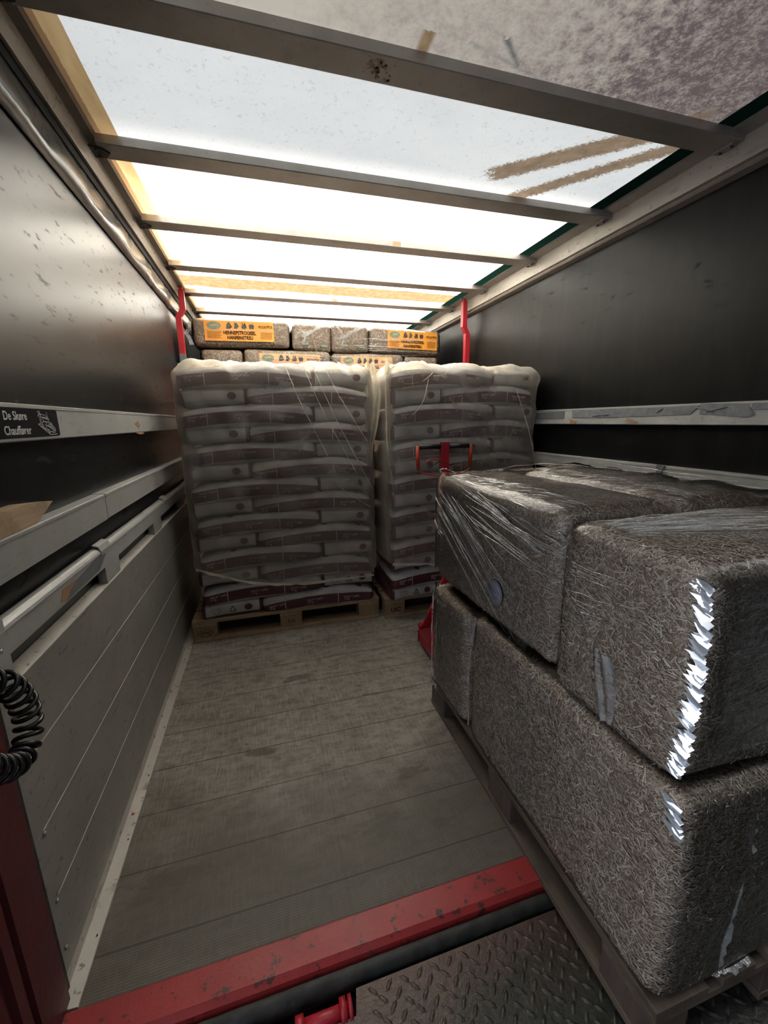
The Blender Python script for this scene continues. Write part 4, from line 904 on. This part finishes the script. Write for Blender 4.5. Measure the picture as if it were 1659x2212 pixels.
# crinkled film on the corners of bales E and A, shaped to glint
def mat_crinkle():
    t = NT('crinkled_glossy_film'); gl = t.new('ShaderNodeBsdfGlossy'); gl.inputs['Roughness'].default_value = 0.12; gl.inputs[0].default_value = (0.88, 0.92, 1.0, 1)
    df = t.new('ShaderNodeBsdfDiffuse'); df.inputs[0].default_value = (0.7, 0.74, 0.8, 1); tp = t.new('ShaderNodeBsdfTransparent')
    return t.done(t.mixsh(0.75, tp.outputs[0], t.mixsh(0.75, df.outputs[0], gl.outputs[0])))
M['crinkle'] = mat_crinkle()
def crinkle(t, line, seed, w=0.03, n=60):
    """crumpled film facets along a bale corner, tilted to glint in the rear lamp"""
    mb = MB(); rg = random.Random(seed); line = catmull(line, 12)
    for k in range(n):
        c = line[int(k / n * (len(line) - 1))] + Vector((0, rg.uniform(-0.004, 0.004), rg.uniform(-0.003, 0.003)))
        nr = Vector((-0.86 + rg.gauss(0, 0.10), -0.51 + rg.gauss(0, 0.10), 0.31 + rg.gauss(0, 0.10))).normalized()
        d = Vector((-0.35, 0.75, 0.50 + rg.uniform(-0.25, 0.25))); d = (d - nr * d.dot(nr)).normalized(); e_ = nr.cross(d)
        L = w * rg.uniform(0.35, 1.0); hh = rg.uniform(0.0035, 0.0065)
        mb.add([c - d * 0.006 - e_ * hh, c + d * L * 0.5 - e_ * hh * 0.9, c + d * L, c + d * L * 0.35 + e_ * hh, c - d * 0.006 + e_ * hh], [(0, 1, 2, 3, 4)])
    return local(t, mb, 'crinkled_glint_corner', M['crinkle'], False)
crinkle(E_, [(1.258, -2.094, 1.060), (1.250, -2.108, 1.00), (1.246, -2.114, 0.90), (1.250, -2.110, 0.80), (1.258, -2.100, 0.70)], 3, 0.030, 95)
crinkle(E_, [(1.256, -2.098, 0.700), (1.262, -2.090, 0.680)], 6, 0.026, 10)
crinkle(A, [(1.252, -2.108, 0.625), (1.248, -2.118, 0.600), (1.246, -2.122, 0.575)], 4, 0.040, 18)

def strokes(t, h, r, bulge, seed, amp, box, n, k, lean=0.35):  # short white tubes put in for the shiny streaks on the bale tops
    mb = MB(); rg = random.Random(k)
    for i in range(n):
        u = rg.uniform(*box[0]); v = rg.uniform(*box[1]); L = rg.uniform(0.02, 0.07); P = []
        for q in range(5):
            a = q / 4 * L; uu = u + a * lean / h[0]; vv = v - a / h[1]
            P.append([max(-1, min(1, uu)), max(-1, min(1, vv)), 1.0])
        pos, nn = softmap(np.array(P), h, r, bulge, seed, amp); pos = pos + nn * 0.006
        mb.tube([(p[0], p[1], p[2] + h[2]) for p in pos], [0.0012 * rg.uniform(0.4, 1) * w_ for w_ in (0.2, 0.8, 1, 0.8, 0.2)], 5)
    mb.build('film_ridge_streak', M['ridge'], t, recalc=False)
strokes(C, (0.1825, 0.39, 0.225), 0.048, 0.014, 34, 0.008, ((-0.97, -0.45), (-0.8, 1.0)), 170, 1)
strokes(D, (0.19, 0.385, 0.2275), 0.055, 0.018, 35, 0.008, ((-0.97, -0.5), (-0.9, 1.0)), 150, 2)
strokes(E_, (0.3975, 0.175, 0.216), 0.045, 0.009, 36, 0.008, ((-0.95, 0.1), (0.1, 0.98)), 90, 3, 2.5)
# stretch wrap around the upper layer, with bright tension ridges
sw = empty('stretch_wrap', (1.65, -1.53, 0.66)); tag(sw, 'clear stretch film wound around the upper straw bales', 'stretch wrap')
def wrap_pt(s, z):
    """s in metres along the wrap: down the far face (from right to left), along the left side towards the camera, round to the near face"""
    R = 0.065
    if s < 0: return (1.234 + R + (-s), -0.945, z)
    if s < 1.165:
        u = s / 1.165; dip = 0.030 * math.exp(-((u - 0.685) / 0.035) ** 2)
        if s < R: dip += R - math.sqrt(max(0, R * R - (R - s) ** 2))
        if s > 1.165 - R: dip += R - math.sqrt(max(0, R * R - (s - 1.165 + R) ** 2))
        return (1.234 + dip, -0.945 - s, z)
    return (1.234 + R + (s - 1.165), -2.112, z)
mb = MB(); ns, nz = 120, 14; vs = []
for i in range(ns + 1):
    s = -0.75 + (0.75 + 1.18 + 0.75) * i / ns
    ztop = 1.125 if s < 0.75 else 1.10; zbot = 0.70 + 0.02 * math.sin(s * 5)
    if s > 0.72: zbot = 0.72
    for j in range(nz + 1):
        z = zbot + (ztop - zbot) * j / nz; x, y, _ = wrap_pt(s, z)
        q = 0.003 * mnoise.noise(Vector((s * 9, z * 30 + s * 20, 0)))
        e_ = 0.018 * (max(0, (z - 1.09) / 0.035) ** 2)
        if s < 0: y -= q + e_
        elif s < 1.18: x += q + e_ * 1.3
        else: y -= q - e_
        vs.append((x, y, z))
mb.add(vs, [(i * (nz + 1) + j, (i + 1) * (nz + 1) + j, (i + 1) * (nz + 1) + j + 1, i * (nz + 1) + j + 1) for i in range(ns) for j in range(nz)], True)
o = mb.build('film', M['wrap'], sw, recalc=False); o.location = -Vector(sw.location)
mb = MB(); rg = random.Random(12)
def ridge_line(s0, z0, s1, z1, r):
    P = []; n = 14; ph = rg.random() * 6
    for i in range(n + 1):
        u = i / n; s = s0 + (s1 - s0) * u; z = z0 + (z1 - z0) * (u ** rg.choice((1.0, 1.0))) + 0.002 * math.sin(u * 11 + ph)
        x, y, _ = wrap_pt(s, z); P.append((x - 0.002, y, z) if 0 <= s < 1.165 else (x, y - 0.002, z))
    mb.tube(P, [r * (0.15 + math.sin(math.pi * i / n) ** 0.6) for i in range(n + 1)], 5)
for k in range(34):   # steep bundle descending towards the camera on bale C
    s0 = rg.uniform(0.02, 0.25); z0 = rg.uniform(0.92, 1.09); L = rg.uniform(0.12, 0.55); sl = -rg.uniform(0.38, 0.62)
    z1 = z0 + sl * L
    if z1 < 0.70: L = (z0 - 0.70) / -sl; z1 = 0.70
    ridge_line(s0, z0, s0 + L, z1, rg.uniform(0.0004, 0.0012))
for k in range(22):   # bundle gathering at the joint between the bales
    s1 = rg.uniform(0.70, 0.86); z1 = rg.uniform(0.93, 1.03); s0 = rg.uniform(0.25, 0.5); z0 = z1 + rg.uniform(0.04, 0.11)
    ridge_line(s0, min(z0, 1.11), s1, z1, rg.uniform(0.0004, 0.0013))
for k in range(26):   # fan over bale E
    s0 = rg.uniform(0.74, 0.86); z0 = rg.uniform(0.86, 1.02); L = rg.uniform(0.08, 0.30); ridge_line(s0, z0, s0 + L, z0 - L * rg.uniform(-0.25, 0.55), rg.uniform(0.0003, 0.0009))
o = mb.build('film_ridge_streak', M['ridge'], sw, recalc=False); o.location = -Vector(sw.location)
mb = MB()
for k, (P, r) in enumerate((([(1.275, -0.975, 1.112), (1.262, -1.2, 1.120), (1.262, -1.45, 1.110), (1.268, -1.66, 1.075), (1.262, -1.78, 1.035), (1.25, -1.86, 1.045), (1.245, -2.0, 1.06)], 0.004),
                  ([(1.272, -0.975, 1.110), (1.248, -1.3, 1.098), (1.25, -1.6, 1.060), (1.25, -1.8, 1.02)], 0.0025),
                  ([(1.275, -0.98, 1.118), (1.262, -0.975, 1.136), (1.280, -0.972, 1.142), (1.31, -0.97, 1.134), (1.34, -0.97, 1.118)], 0.0025),
                  ([(1.50, -0.95, 1.120), (1.75, -0.97, 1.142), (1.90, -1.2, 1.140), (1.98, -1.5, 1.132), (2.0, -1.9, 1.120)], 0.0022),
                  ([(1.80, -0.95, 1.125), (1.98, -1.0, 1.150), (2.05, -1.25, 1.138), (2.05, -1.6, 1.130)], 0.0016))):
    q = catmull(P, 10); mb.tube([(p.x, p.y, p.z + 0.002 * math.sin(i * 1.3)) for i, p in enumerate(q)], [r * (0.4 + 0.6 * abs(math.sin(i * 0.7))) for i in range(len(q))], 6)
o = mb.build('rolled_edge', M['ridge'], sw, recalc=False); o.location = -Vector(sw.location)
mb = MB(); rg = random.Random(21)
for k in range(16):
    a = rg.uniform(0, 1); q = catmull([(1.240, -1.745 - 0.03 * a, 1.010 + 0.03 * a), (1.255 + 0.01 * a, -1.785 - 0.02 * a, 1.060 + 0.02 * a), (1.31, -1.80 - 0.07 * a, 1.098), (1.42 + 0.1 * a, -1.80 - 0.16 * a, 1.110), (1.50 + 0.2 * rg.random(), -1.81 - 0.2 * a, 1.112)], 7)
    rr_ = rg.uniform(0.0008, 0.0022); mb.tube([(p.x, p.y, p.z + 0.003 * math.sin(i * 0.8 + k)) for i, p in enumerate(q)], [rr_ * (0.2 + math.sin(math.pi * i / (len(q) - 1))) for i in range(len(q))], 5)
o = mb.build('film_ridge_streak', M['ridge'], sw, recalc=False); o.location = -Vector(sw.location)
mb = MB(); vs = []
for i in range(40):   # film rising and falling beyond the bales on the right
    u = i / 39; y = -0.93 - 1.15 * u
    for (x, z) in ((1.85, 1.125), (1.95, 1.135 + 0.006 * math.sin(i * 0.9)), (2.05, 1.11 + 0.004 * math.sin(i * 1.7)), (2.062, 1.04), (2.062, 0.72)): vs.append((x, y, z))
mb.add(vs, [(i * 5 + j, (i + 1) * 5 + j, (i + 1) * 5 + j + 1, i * 5 + j + 1) for i in range(39) for j in range(4)], True)
o = mb.build('film', M['wrap'], sw, recalc=False); o.location = -Vector(sw.location)

# bales at the front wall
GB = 'straw bales stacked at the front wall'
def head(kind):
    H = {'horse': [(0, 0), (10, 60), (35, 95), (60, 100), (66, 84), (78, 70), (100, 28), (92, 12), (78, 16), (62, 38), (52, 34), (62, 0)],
         'goat': [(5, 0), (15, 50), (22, 80), (18, 100), (38, 84), (60, 98), (60, 80), (84, 50), (86, 30), (66, 24), (60, 4), (50, 0)],
         'rabbit': [(8, 10), (0, 34), (18, 52), (30, 58), (20, 90), (30, 100), (44, 66), (64, 96), (74, 90), (58, 58), (86, 44), (92, 22), (76, 6), (50, 0), (30, 0)],
         'cow': [(18, 0), (14, 46), (0, 62), (22, 66), (24, 96), (34, 72), (56, 72), (76, 100), (72, 66), (92, 58), (74, 48), (86, 14), (76, 2), (60, 0), (50, 20), (40, 0)]}
    return H[kind]
def orange_label(t, cx, yf, cz, w, h, pale, cut=False):
    lab = MB(); n = 14; vs = []
    for i in range(n + 1):
        for j in range(7):
            x = cx - w / 2 + w * i / n; z = cz - h / 2 + h * j / 6
            vs.append((x, yf - 0.001 - 0.0012 * math.sin(i * 1.7 + j), z))
    lab.add(vs, [(i * 7 + j, (i + 1) * 7 + j, (i + 1) * 7 + j + 1, i * 7 + j + 1) for i in range(n) for j in range(6)], True)
    L_ = local(t, lab, 'label', M['orange_pale' if pale else 'orange']); L_['label'] = 'orange printed label'
    y = yf - 0.0045; ink = M['animalprint'] if pale else M['ink']
    def add(mb, nm, mt): mb.build(nm, mt, L_, recalc=False)
    mb = MB(); vs = [(cx - w * 0.36 + w * 0.10 * math.cos(a), y, cz + h * 0.26 + h * 0.185 * math.sin(a)) for a in [i * math.pi / 12 for i in range(24)]]
    mb.add(vs, [tuple(range(24))]); add(mb, 'oval_emblem', M['greenprint'])
    mb = MB()
    for i in range(4):
        x0 = cx - w * 0.40 + i * w * 0.025
        mb.add([(x0, y - 0.0005, cz + h * (0.22 + 0.02 * i)), (x0 + w * 0.016, y - 0.0005, cz + h * (0.22 + 0.02 * i)), (x0 + w * 0.02, y - 0.0005, cz + h * (0.28 + 0.02 * i)), (x0 + w * 0.003, y - 0.0005, cz + h * (0.28 + 0.02 * i))], [(0, 1, 2, 3)])
    add(mb, 'emblem_lettering', M['orange'])
    for i, k in enumerate(('horse', 'goat', 'rabbit', 'cow')):
        mb = MB(); hd = head(k); x0 = cx - w * 0.19 + i * w * 0.108; sc = w * 0.088 / 100
        bm = bmesh.new(); f = bm.faces.new([bm.verts.new((x0 + p[0] * sc, y, cz + h * 0.12 + p[1] * h * 0.32 / 100)) for p in hd]); bmesh.ops.triangulate(bm, faces=[f]); bm.verts.index_update()
        mb.add([v.co[:] for v in bm.verts], [[v.index for v in f.verts] for f in bm.faces]); bm.free(); add(mb, 'animal_head_print', M['animalprint'])
    text_mesh('+EUCALYPTUS', w * 0.052, (cx + w * 0.27, y, cz + h * 0.18), (1, 0, 0), (0, 0, 1), 'lettering', ink, L_, 0.0005, 0.0003, 0.62)
    text_mesh('HENNEPSTROOISEL', w * 0.070, (cx, y, cz - h * 0.17), (1, 0, 0), (0, 0, 1), 'lettering', ink, L_, 0.0010, 0.0003, 0.76, 'CENTER')
    text_mesh('HANFEINSTREU', w * 0.070, (cx, y, cz - h * 0.41), (1, 0, 0), (0, 0, 1), 'lettering', ink, L_, 0.0010, 0.0003, 0.76, 'CENTER')
    mb = MB(); rg = random.Random(2)
    for (xa, xb_) in ((-0.46, -0.28), (0.30, 0.46)):
        for k in range(8):
            z = cz + h * (-0.06 - 0.045 * k); x = cx + xa * w
            while x < cx + xb_ * w:
                l_ = rg.uniform(0.006, 0.018); mb.add([(x, y, z), (x + l_, y, z), (x + l_, y, z + 0.0022), (x, y, z + 0.0022)], [(0, 1, 2, 3)]); x += l_ + 0.003
    add(mb, 'fine_print', ink)
    mb = MB(); mb.add([(cx - w / 2, y + 0.001, cz + h * 0.015), (cx + w / 2, y + 0.001, cz + h * 0.03), (cx + w / 2, y + 0.001, cz + h * 0.055), (cx - w / 2, y + 0.001, cz + h * 0.04)], [(0, 1, 2, 3)]); add(mb, 'film_gap', M['palepink'])
YB0 = 1.36
def back_bale(x0, x1, z0, z1, label, seed, kind, ry=0.0, dy=0.0, depth=0.42, film='film'):
    h = ((x1 - x0) / 2, depth / 2, (z1 - z0) / 2); t = empty('straw_bale', ((x0 + x1) / 2, YB0 + depth / 2 + dy, z0)); tag(t, label, 'straw bale', GB)
    me = straw_mesh('straw', h, 0.04, 0.012, seed, 0.008, [(1, -1), (0, 1 if kind == 'x' else -1)], 1.6, lmin=0.008, lmax=0.026, wid=0.0028)
    s = link(bpy.data.objects.new('straw', me), t); s.location = (0, 0, h[2])
    me = softbox_mesh('film', h, 0.04, 0.012, seed, 0.008, 0.035, off=0.004); me.materials.append(M[film]); f = link(bpy.data.objects.new('film', me), t); f.location = (0, 0, h[2])
    yf = YB0 + dy - 0.022
    if kind.startswith('label'):
        w = 0.52 * (x1 - x0) / 0.78; cx = (x0 + x1) / 2 + float(kind[5:] or 0)
        orange_label(t, cx, yf, (z0 + z1) / 2 + (0.012 if z1 > 2.1 else 0.0), w * 1.06, 0.158, z1 < 2.1)
    if kind == 'end':
        for (ax_, az) in ((0.32, 0.25), (0.80, 0.22)):
            mb = MB(); cx = x0 + (x1 - x0) * ax_; cz = z0 + (z1 - z0) * az; mb.box(cx - 0.026, cx + 0.026, yf - 0.001, yf, cz - 0.010, cz + 0.010); local(t, mb, 'green_tab', M['greenprint'])
        mb = MB(); ribbon(mb, catmull([(x0 + 0.02, yf + 0.004, z0 + 0.10), (x0 + 0.12, yf - 0.004, z0 + 0.12), (x0 + 0.22, yf - 0.004, z1 - 0.06), (x1 - 0.03, yf, z1 - 0.02)], 6), (0.1, -0.2, 1), 0.03, 0.006, seed); local(t, mb, 'film_fold', M['milkfilm'], False)
        mb = MB(); ribbon(mb, catmull([(x0 + 0.03, yf, z1 - 0.02), (x0 + 0.10, yf - 0.004, z0 + 0.13), (x0 + 0.06, yf, z0 + 0.04)], 6), (1, -0.2, 0), 0.02, 0.006, seed + 1); local(t, mb, 'film_fold', M['milkfilm'], False)
    t.rotation_euler = (0, ry, 0)
    return t
rz_ = 1.962
bb1 = back_bale(0.055, 0.845, rz_ + 0.012, 2.200, 'orange-labelled straw bale at the top left by the left wall', 61, 'label-0.02', -0.012)
mb = MB(); ribbon(mb, [(0.06, 1.36, 2.16), (0.045, 1.37, 2.12), (0.03, 1.36, 2.08), (0.045, 1.37, 2.03), (0.06, 1.36, 1.99)], (-1, -0.2, 0), 0.03, 0.008, 4); local(bb1, mb, 'film_fold', M['milkfilm'], False)
back_bale(0.858, 1.205, rz_ - 0.006, 2.198, 'straw bale end with two green tabs, left of the two in the top row', 62, 'end', 0.04)
back_bale(1.215, 1.560, rz_ - 0.004, 2.198, 'straw bale end with two green tabs, right of the two in the top row', 63, 'end')
back_bale(1.568, 2.270, rz_ - 0.004, 2.186, 'orange-labelled straw bale at the top right by the right wall', 64, 'label0.06', 0.02)
back_bale(0.095, 0.435, 1.735, 1.955, 'plain straw bale end at the left of the second row from the top', 65, 'plain')
back_bale(0.442, 1.185, 1.735, 1.965, 'straw bale with a film-covered orange label, left half of the second row', 66, 'label0.02', 0.006)
back_bale(1.205, 1.900, 1.735, 1.958, 'straw bale with a film-covered orange label, right half of the second row', 67, 'label-0.02')
back_bale(1.908, 2.265, 1.735, 1.945, 'plain straw bale end at the right of the second row from the top', 68, 'plain')
# horizontal tension lines of the wrap round the rear rows
rw = empty('stretch_wrap', (1.2, 1.34, 1.7)); tag(rw, 'stretch film wound around the straw bales at the front wall', 'stretch wrap')
mb = MB(); rg = random.Random(8)
for k in range(60):
    z = rg.uniform(1.75, 1.95) if k % 3 else rg.uniform(1.97, 2.09); x0 = rg.uniform(0.45, 1.9) if z < 1.96 else rg.uniform(1.25, 1.7); L = rg.uniform(0.1, 0.5)
    mb.tube([(x0 + L * i / 5, 1.326 - 0.001 * (i % 2), z + 0.003 * math.sin(i + k)) for i in range(6) if x0 + L * i / 5 < 2.2], rg.uniform(0.0006, 0.0016), 4)
o = mb.build('film_ridge_streak', M['ridge'], rw, recalc=False); o.location = -Vector(rw.location)
# lower rows carrying the visible ones
for row in range(6):
    z0 = 0.146 + row * 0.264
    for j, (x0, x1) in enumerate(((0.10, 0.80), (0.82, 1.52), (1.54, 2.25))):
        h = ((x1 - x0) / 2, 0.21, 0.131); t = empty('straw_bale', ((x0 + x1) / 2, YB0 + 0.22, z0)); tag(t, 'straw bale in the lower rows behind the pellet stacks', 'straw bale', 'lower straw bales behind the pellet stacks')
        if row == 0 and j == 0: me_low = straw_mesh('straw', h, 0.04, 0.01, 90, 0.006, [], 0)
        s = link(bpy.data.objects.new('straw', me_low), t); s.location = (0, 0, 0.131)

# ------------------------------------------------------------------ pallet jack
pj = empty('pallet_jack', (1.65, -0.40, 0)); tag(pj, 'red hand pallet jack with its forks under the foreground pallet', 'pallet jack')
def J(mb, name, mat, parent=None, recalc=True):
    o = mb.build(name, mat, parent or pj, recalc)
    if parent is None: o.location = -Vector(pj.location)
    return o
xc = 1.60
# forks: two channels running towards the camera under the pallet
for x0 in (1.385, 1.755):
    mb = MB(); mb.prism([(x0, 0.030), (x0 + 0.004, 0.030), (x0 + 0.012, 0.074), (x0 + 0.148, 0.074), (x0 + 0.156, 0.030), (x0 + 0.160, 0.030), (x0 + 0.154, 0.082), (x0 + 0.006, 0.082)], 'y', -1.62, -0.44)
    J(mb, 'fork', M['red'])
    w_ = J(MB().cyl((x0 + 0.05, -1.50, 0.037), (x0 + 0.11, -1.50, 0.037), 0.035, 20), 'load_roller', M['grip'])
# A-shaped frame plate leaning up to the pump
fr = MB()
fpoly = [(1.372, 0.030), (1.372, 0.100), (1.400, 0.118), (1.600, 0.56), (1.700, 0.56), (1.900, 0.118), (1.928, 0.100), (1.928, 0.030)]
fr.add([(x, -0.430 + 0.02 * z, z) for x, z in fpoly] + [(x, -0.444 + 0.02 * z, z) for x, z in fpoly], [tuple(range(8)), tuple(range(15, 7, -1))] + [(i, (i + 1) % 8, 8 + (i + 1) % 8, 8 + i) for i in range(8)])
fo = J(fr, 'frame', M['red'])
# gusset side plates: slope from the low front up towards the load
for x in (1.378, 1.915): J(MB().prism([(-0.435, 0.030), (-0.425, 0.095), (-0.60, 0.20), (-0.62, 0.082), (-0.62, 0.030)], 'x', x, x + 0.008), 'gusset', M['red'])
mb = MB(); mb.box(1.375, 1.925, -0.60, -0.43, 0.078, 0.090, 0.003); J(mb, 'heel_plate', M['red'])
mb = MB(); mb.cyl((1.40, -0.44, 0.12), (1.40, -0.415, 0.12), 0.022, 16); J(mb, 'pivot_boss', M['red'])
def slope_text(t_, x, z, size):
    text_mesh(t_, size, (x, -0.4445 + 0.02 * z, z), (0.41, 0, 0.91), (-0.91, 0, 0.41), 'lettering', M['white'], fo, 0.001, 0.0005, 0.8).location = (0, 0, 0)
slope_text('SI', 1.498, 0.225, 0.045); slope_text('OO', 1.588, 0.415, 0.05)
# pump, wheels
J(MB().cyl((xc, -0.40, 0.10), (xc, -0.40, 0.50), 0.032, 20), 'pump_cylinder', M['red'])
J(MB().box(xc - 0.06, xc + 0.06, -0.46, -0.33, 0.14, 0.22, 0.01), 'pump_body', M['red'])
for dx in (-0.055, 0.035):
    J(MB().cyl((xc + dx, -0.36, 0.09), (xc + dx + 0.04, -0.36, 0.09), 0.090, 28), 'steering_wheel', M['grip'])
J(MB().box(xc - 0.028, xc + 0.028, -0.37, -0.30, 0.36, 0.55, 0.006), 'handle_bracket', M['red'])
for z in (0.40, 0.46, 0.52): J(MB().cyl((xc - 0.032, -0.325, z), (xc + 0.032, -0.325, z), 0.008, 12), 'pivot_bolt', M['blacksteel'])
# handle: tapering flat bar
mb = MB(); yb_, yt_ = -0.315, -0.272
mb.add([(xc - 0.018, yb_ - 0.010, 0.50), (xc + 0.018, yb_ - 0.010, 0.50), (xc + 0.018, yb_ + 0.012, 0.50), (xc - 0.018, yb_ + 0.012, 0.50),
        (xc - 0.026, yt_ - 0.010, 1.213), (xc + 0.026, yt_ - 0.010, 1.213), (xc + 0.026, yt_ + 0.012, 1.213), (xc - 0.026, yt_ + 0.012, 1.213)],
       [(0, 3, 2, 1), (4, 5, 6, 7), (0, 1, 5, 4), (1, 2, 6, 5), (2, 3, 7, 6), (3, 0, 4, 7)])
ho = J(mb, 'handle', M['red'])
zt = 1.188
J(MB().cyl((xc - 0.165, yt_, zt), (xc - 0.0285, yt_, zt), 0.0145, 18), 'grip', M['grip'])
J(MB().cyl((xc + 0.0285, yt_, zt), (xc + 0.160, yt_, zt), 0.0145, 18), 'grip', M['grip'])
for s_ in (-1, 1):
    x = xc + s_ * 0.172
    mb = MB(); mb.tube([(x, yt_, zt + 0.008), (x, yt_ - 0.002, zt - 0.06), (x + s_ * -0.002, yt_ - 0.004, zt - 0.132)], [0.011, 0.0125, 0.0105], 14); J(mb, 'side_grip', M['red_loop'])
    mb = MB(); mb.tube(catmull([(x, yt_ - 0.004, zt - 0.13), (x - s_ * 0.02, yt_ - 0.004, zt - 0.15), (x - s_ * 0.09, yt_ - 0.006, zt - 0.168), (xc + s_ * 0.026, yt_ - 0.006, zt - 0.178)], 6), 0.0042, 8); J(mb, 'guard_loop', M['red_loop'])
mb = MB(); mb.tube(catmull([(xc - 0.130, yt_ - 0.03, 1.100), (xc - 0.10, yt_ - 0.03, 1.116), (xc - 0.06, yt_ - 0.02, 1.114), (xc - 0.020, yt_ - 0.012, 1.108)], 6), 0.0045, 8); J(mb, 'release_lever', M['red_loop'])
mb = MB(); mb.tube([(xc - 0.07, yt_ - 0.02, 1.082), (xc - 0.045, yt_ - 0.02, 1.100), (xc - 0.024, yt_ - 0.012, 1.110)], 0.003, 6); J(mb, 'lever_spring', M['blacksteel'])
mb = MB(); mb.cyl((xc + 0.012, yt_ - 0.016, 1.105), (xc + 0.012, yt_ - 0.0105, 1.105), 0.005, 12); J(mb, 'pivot_bolt', M['red'])
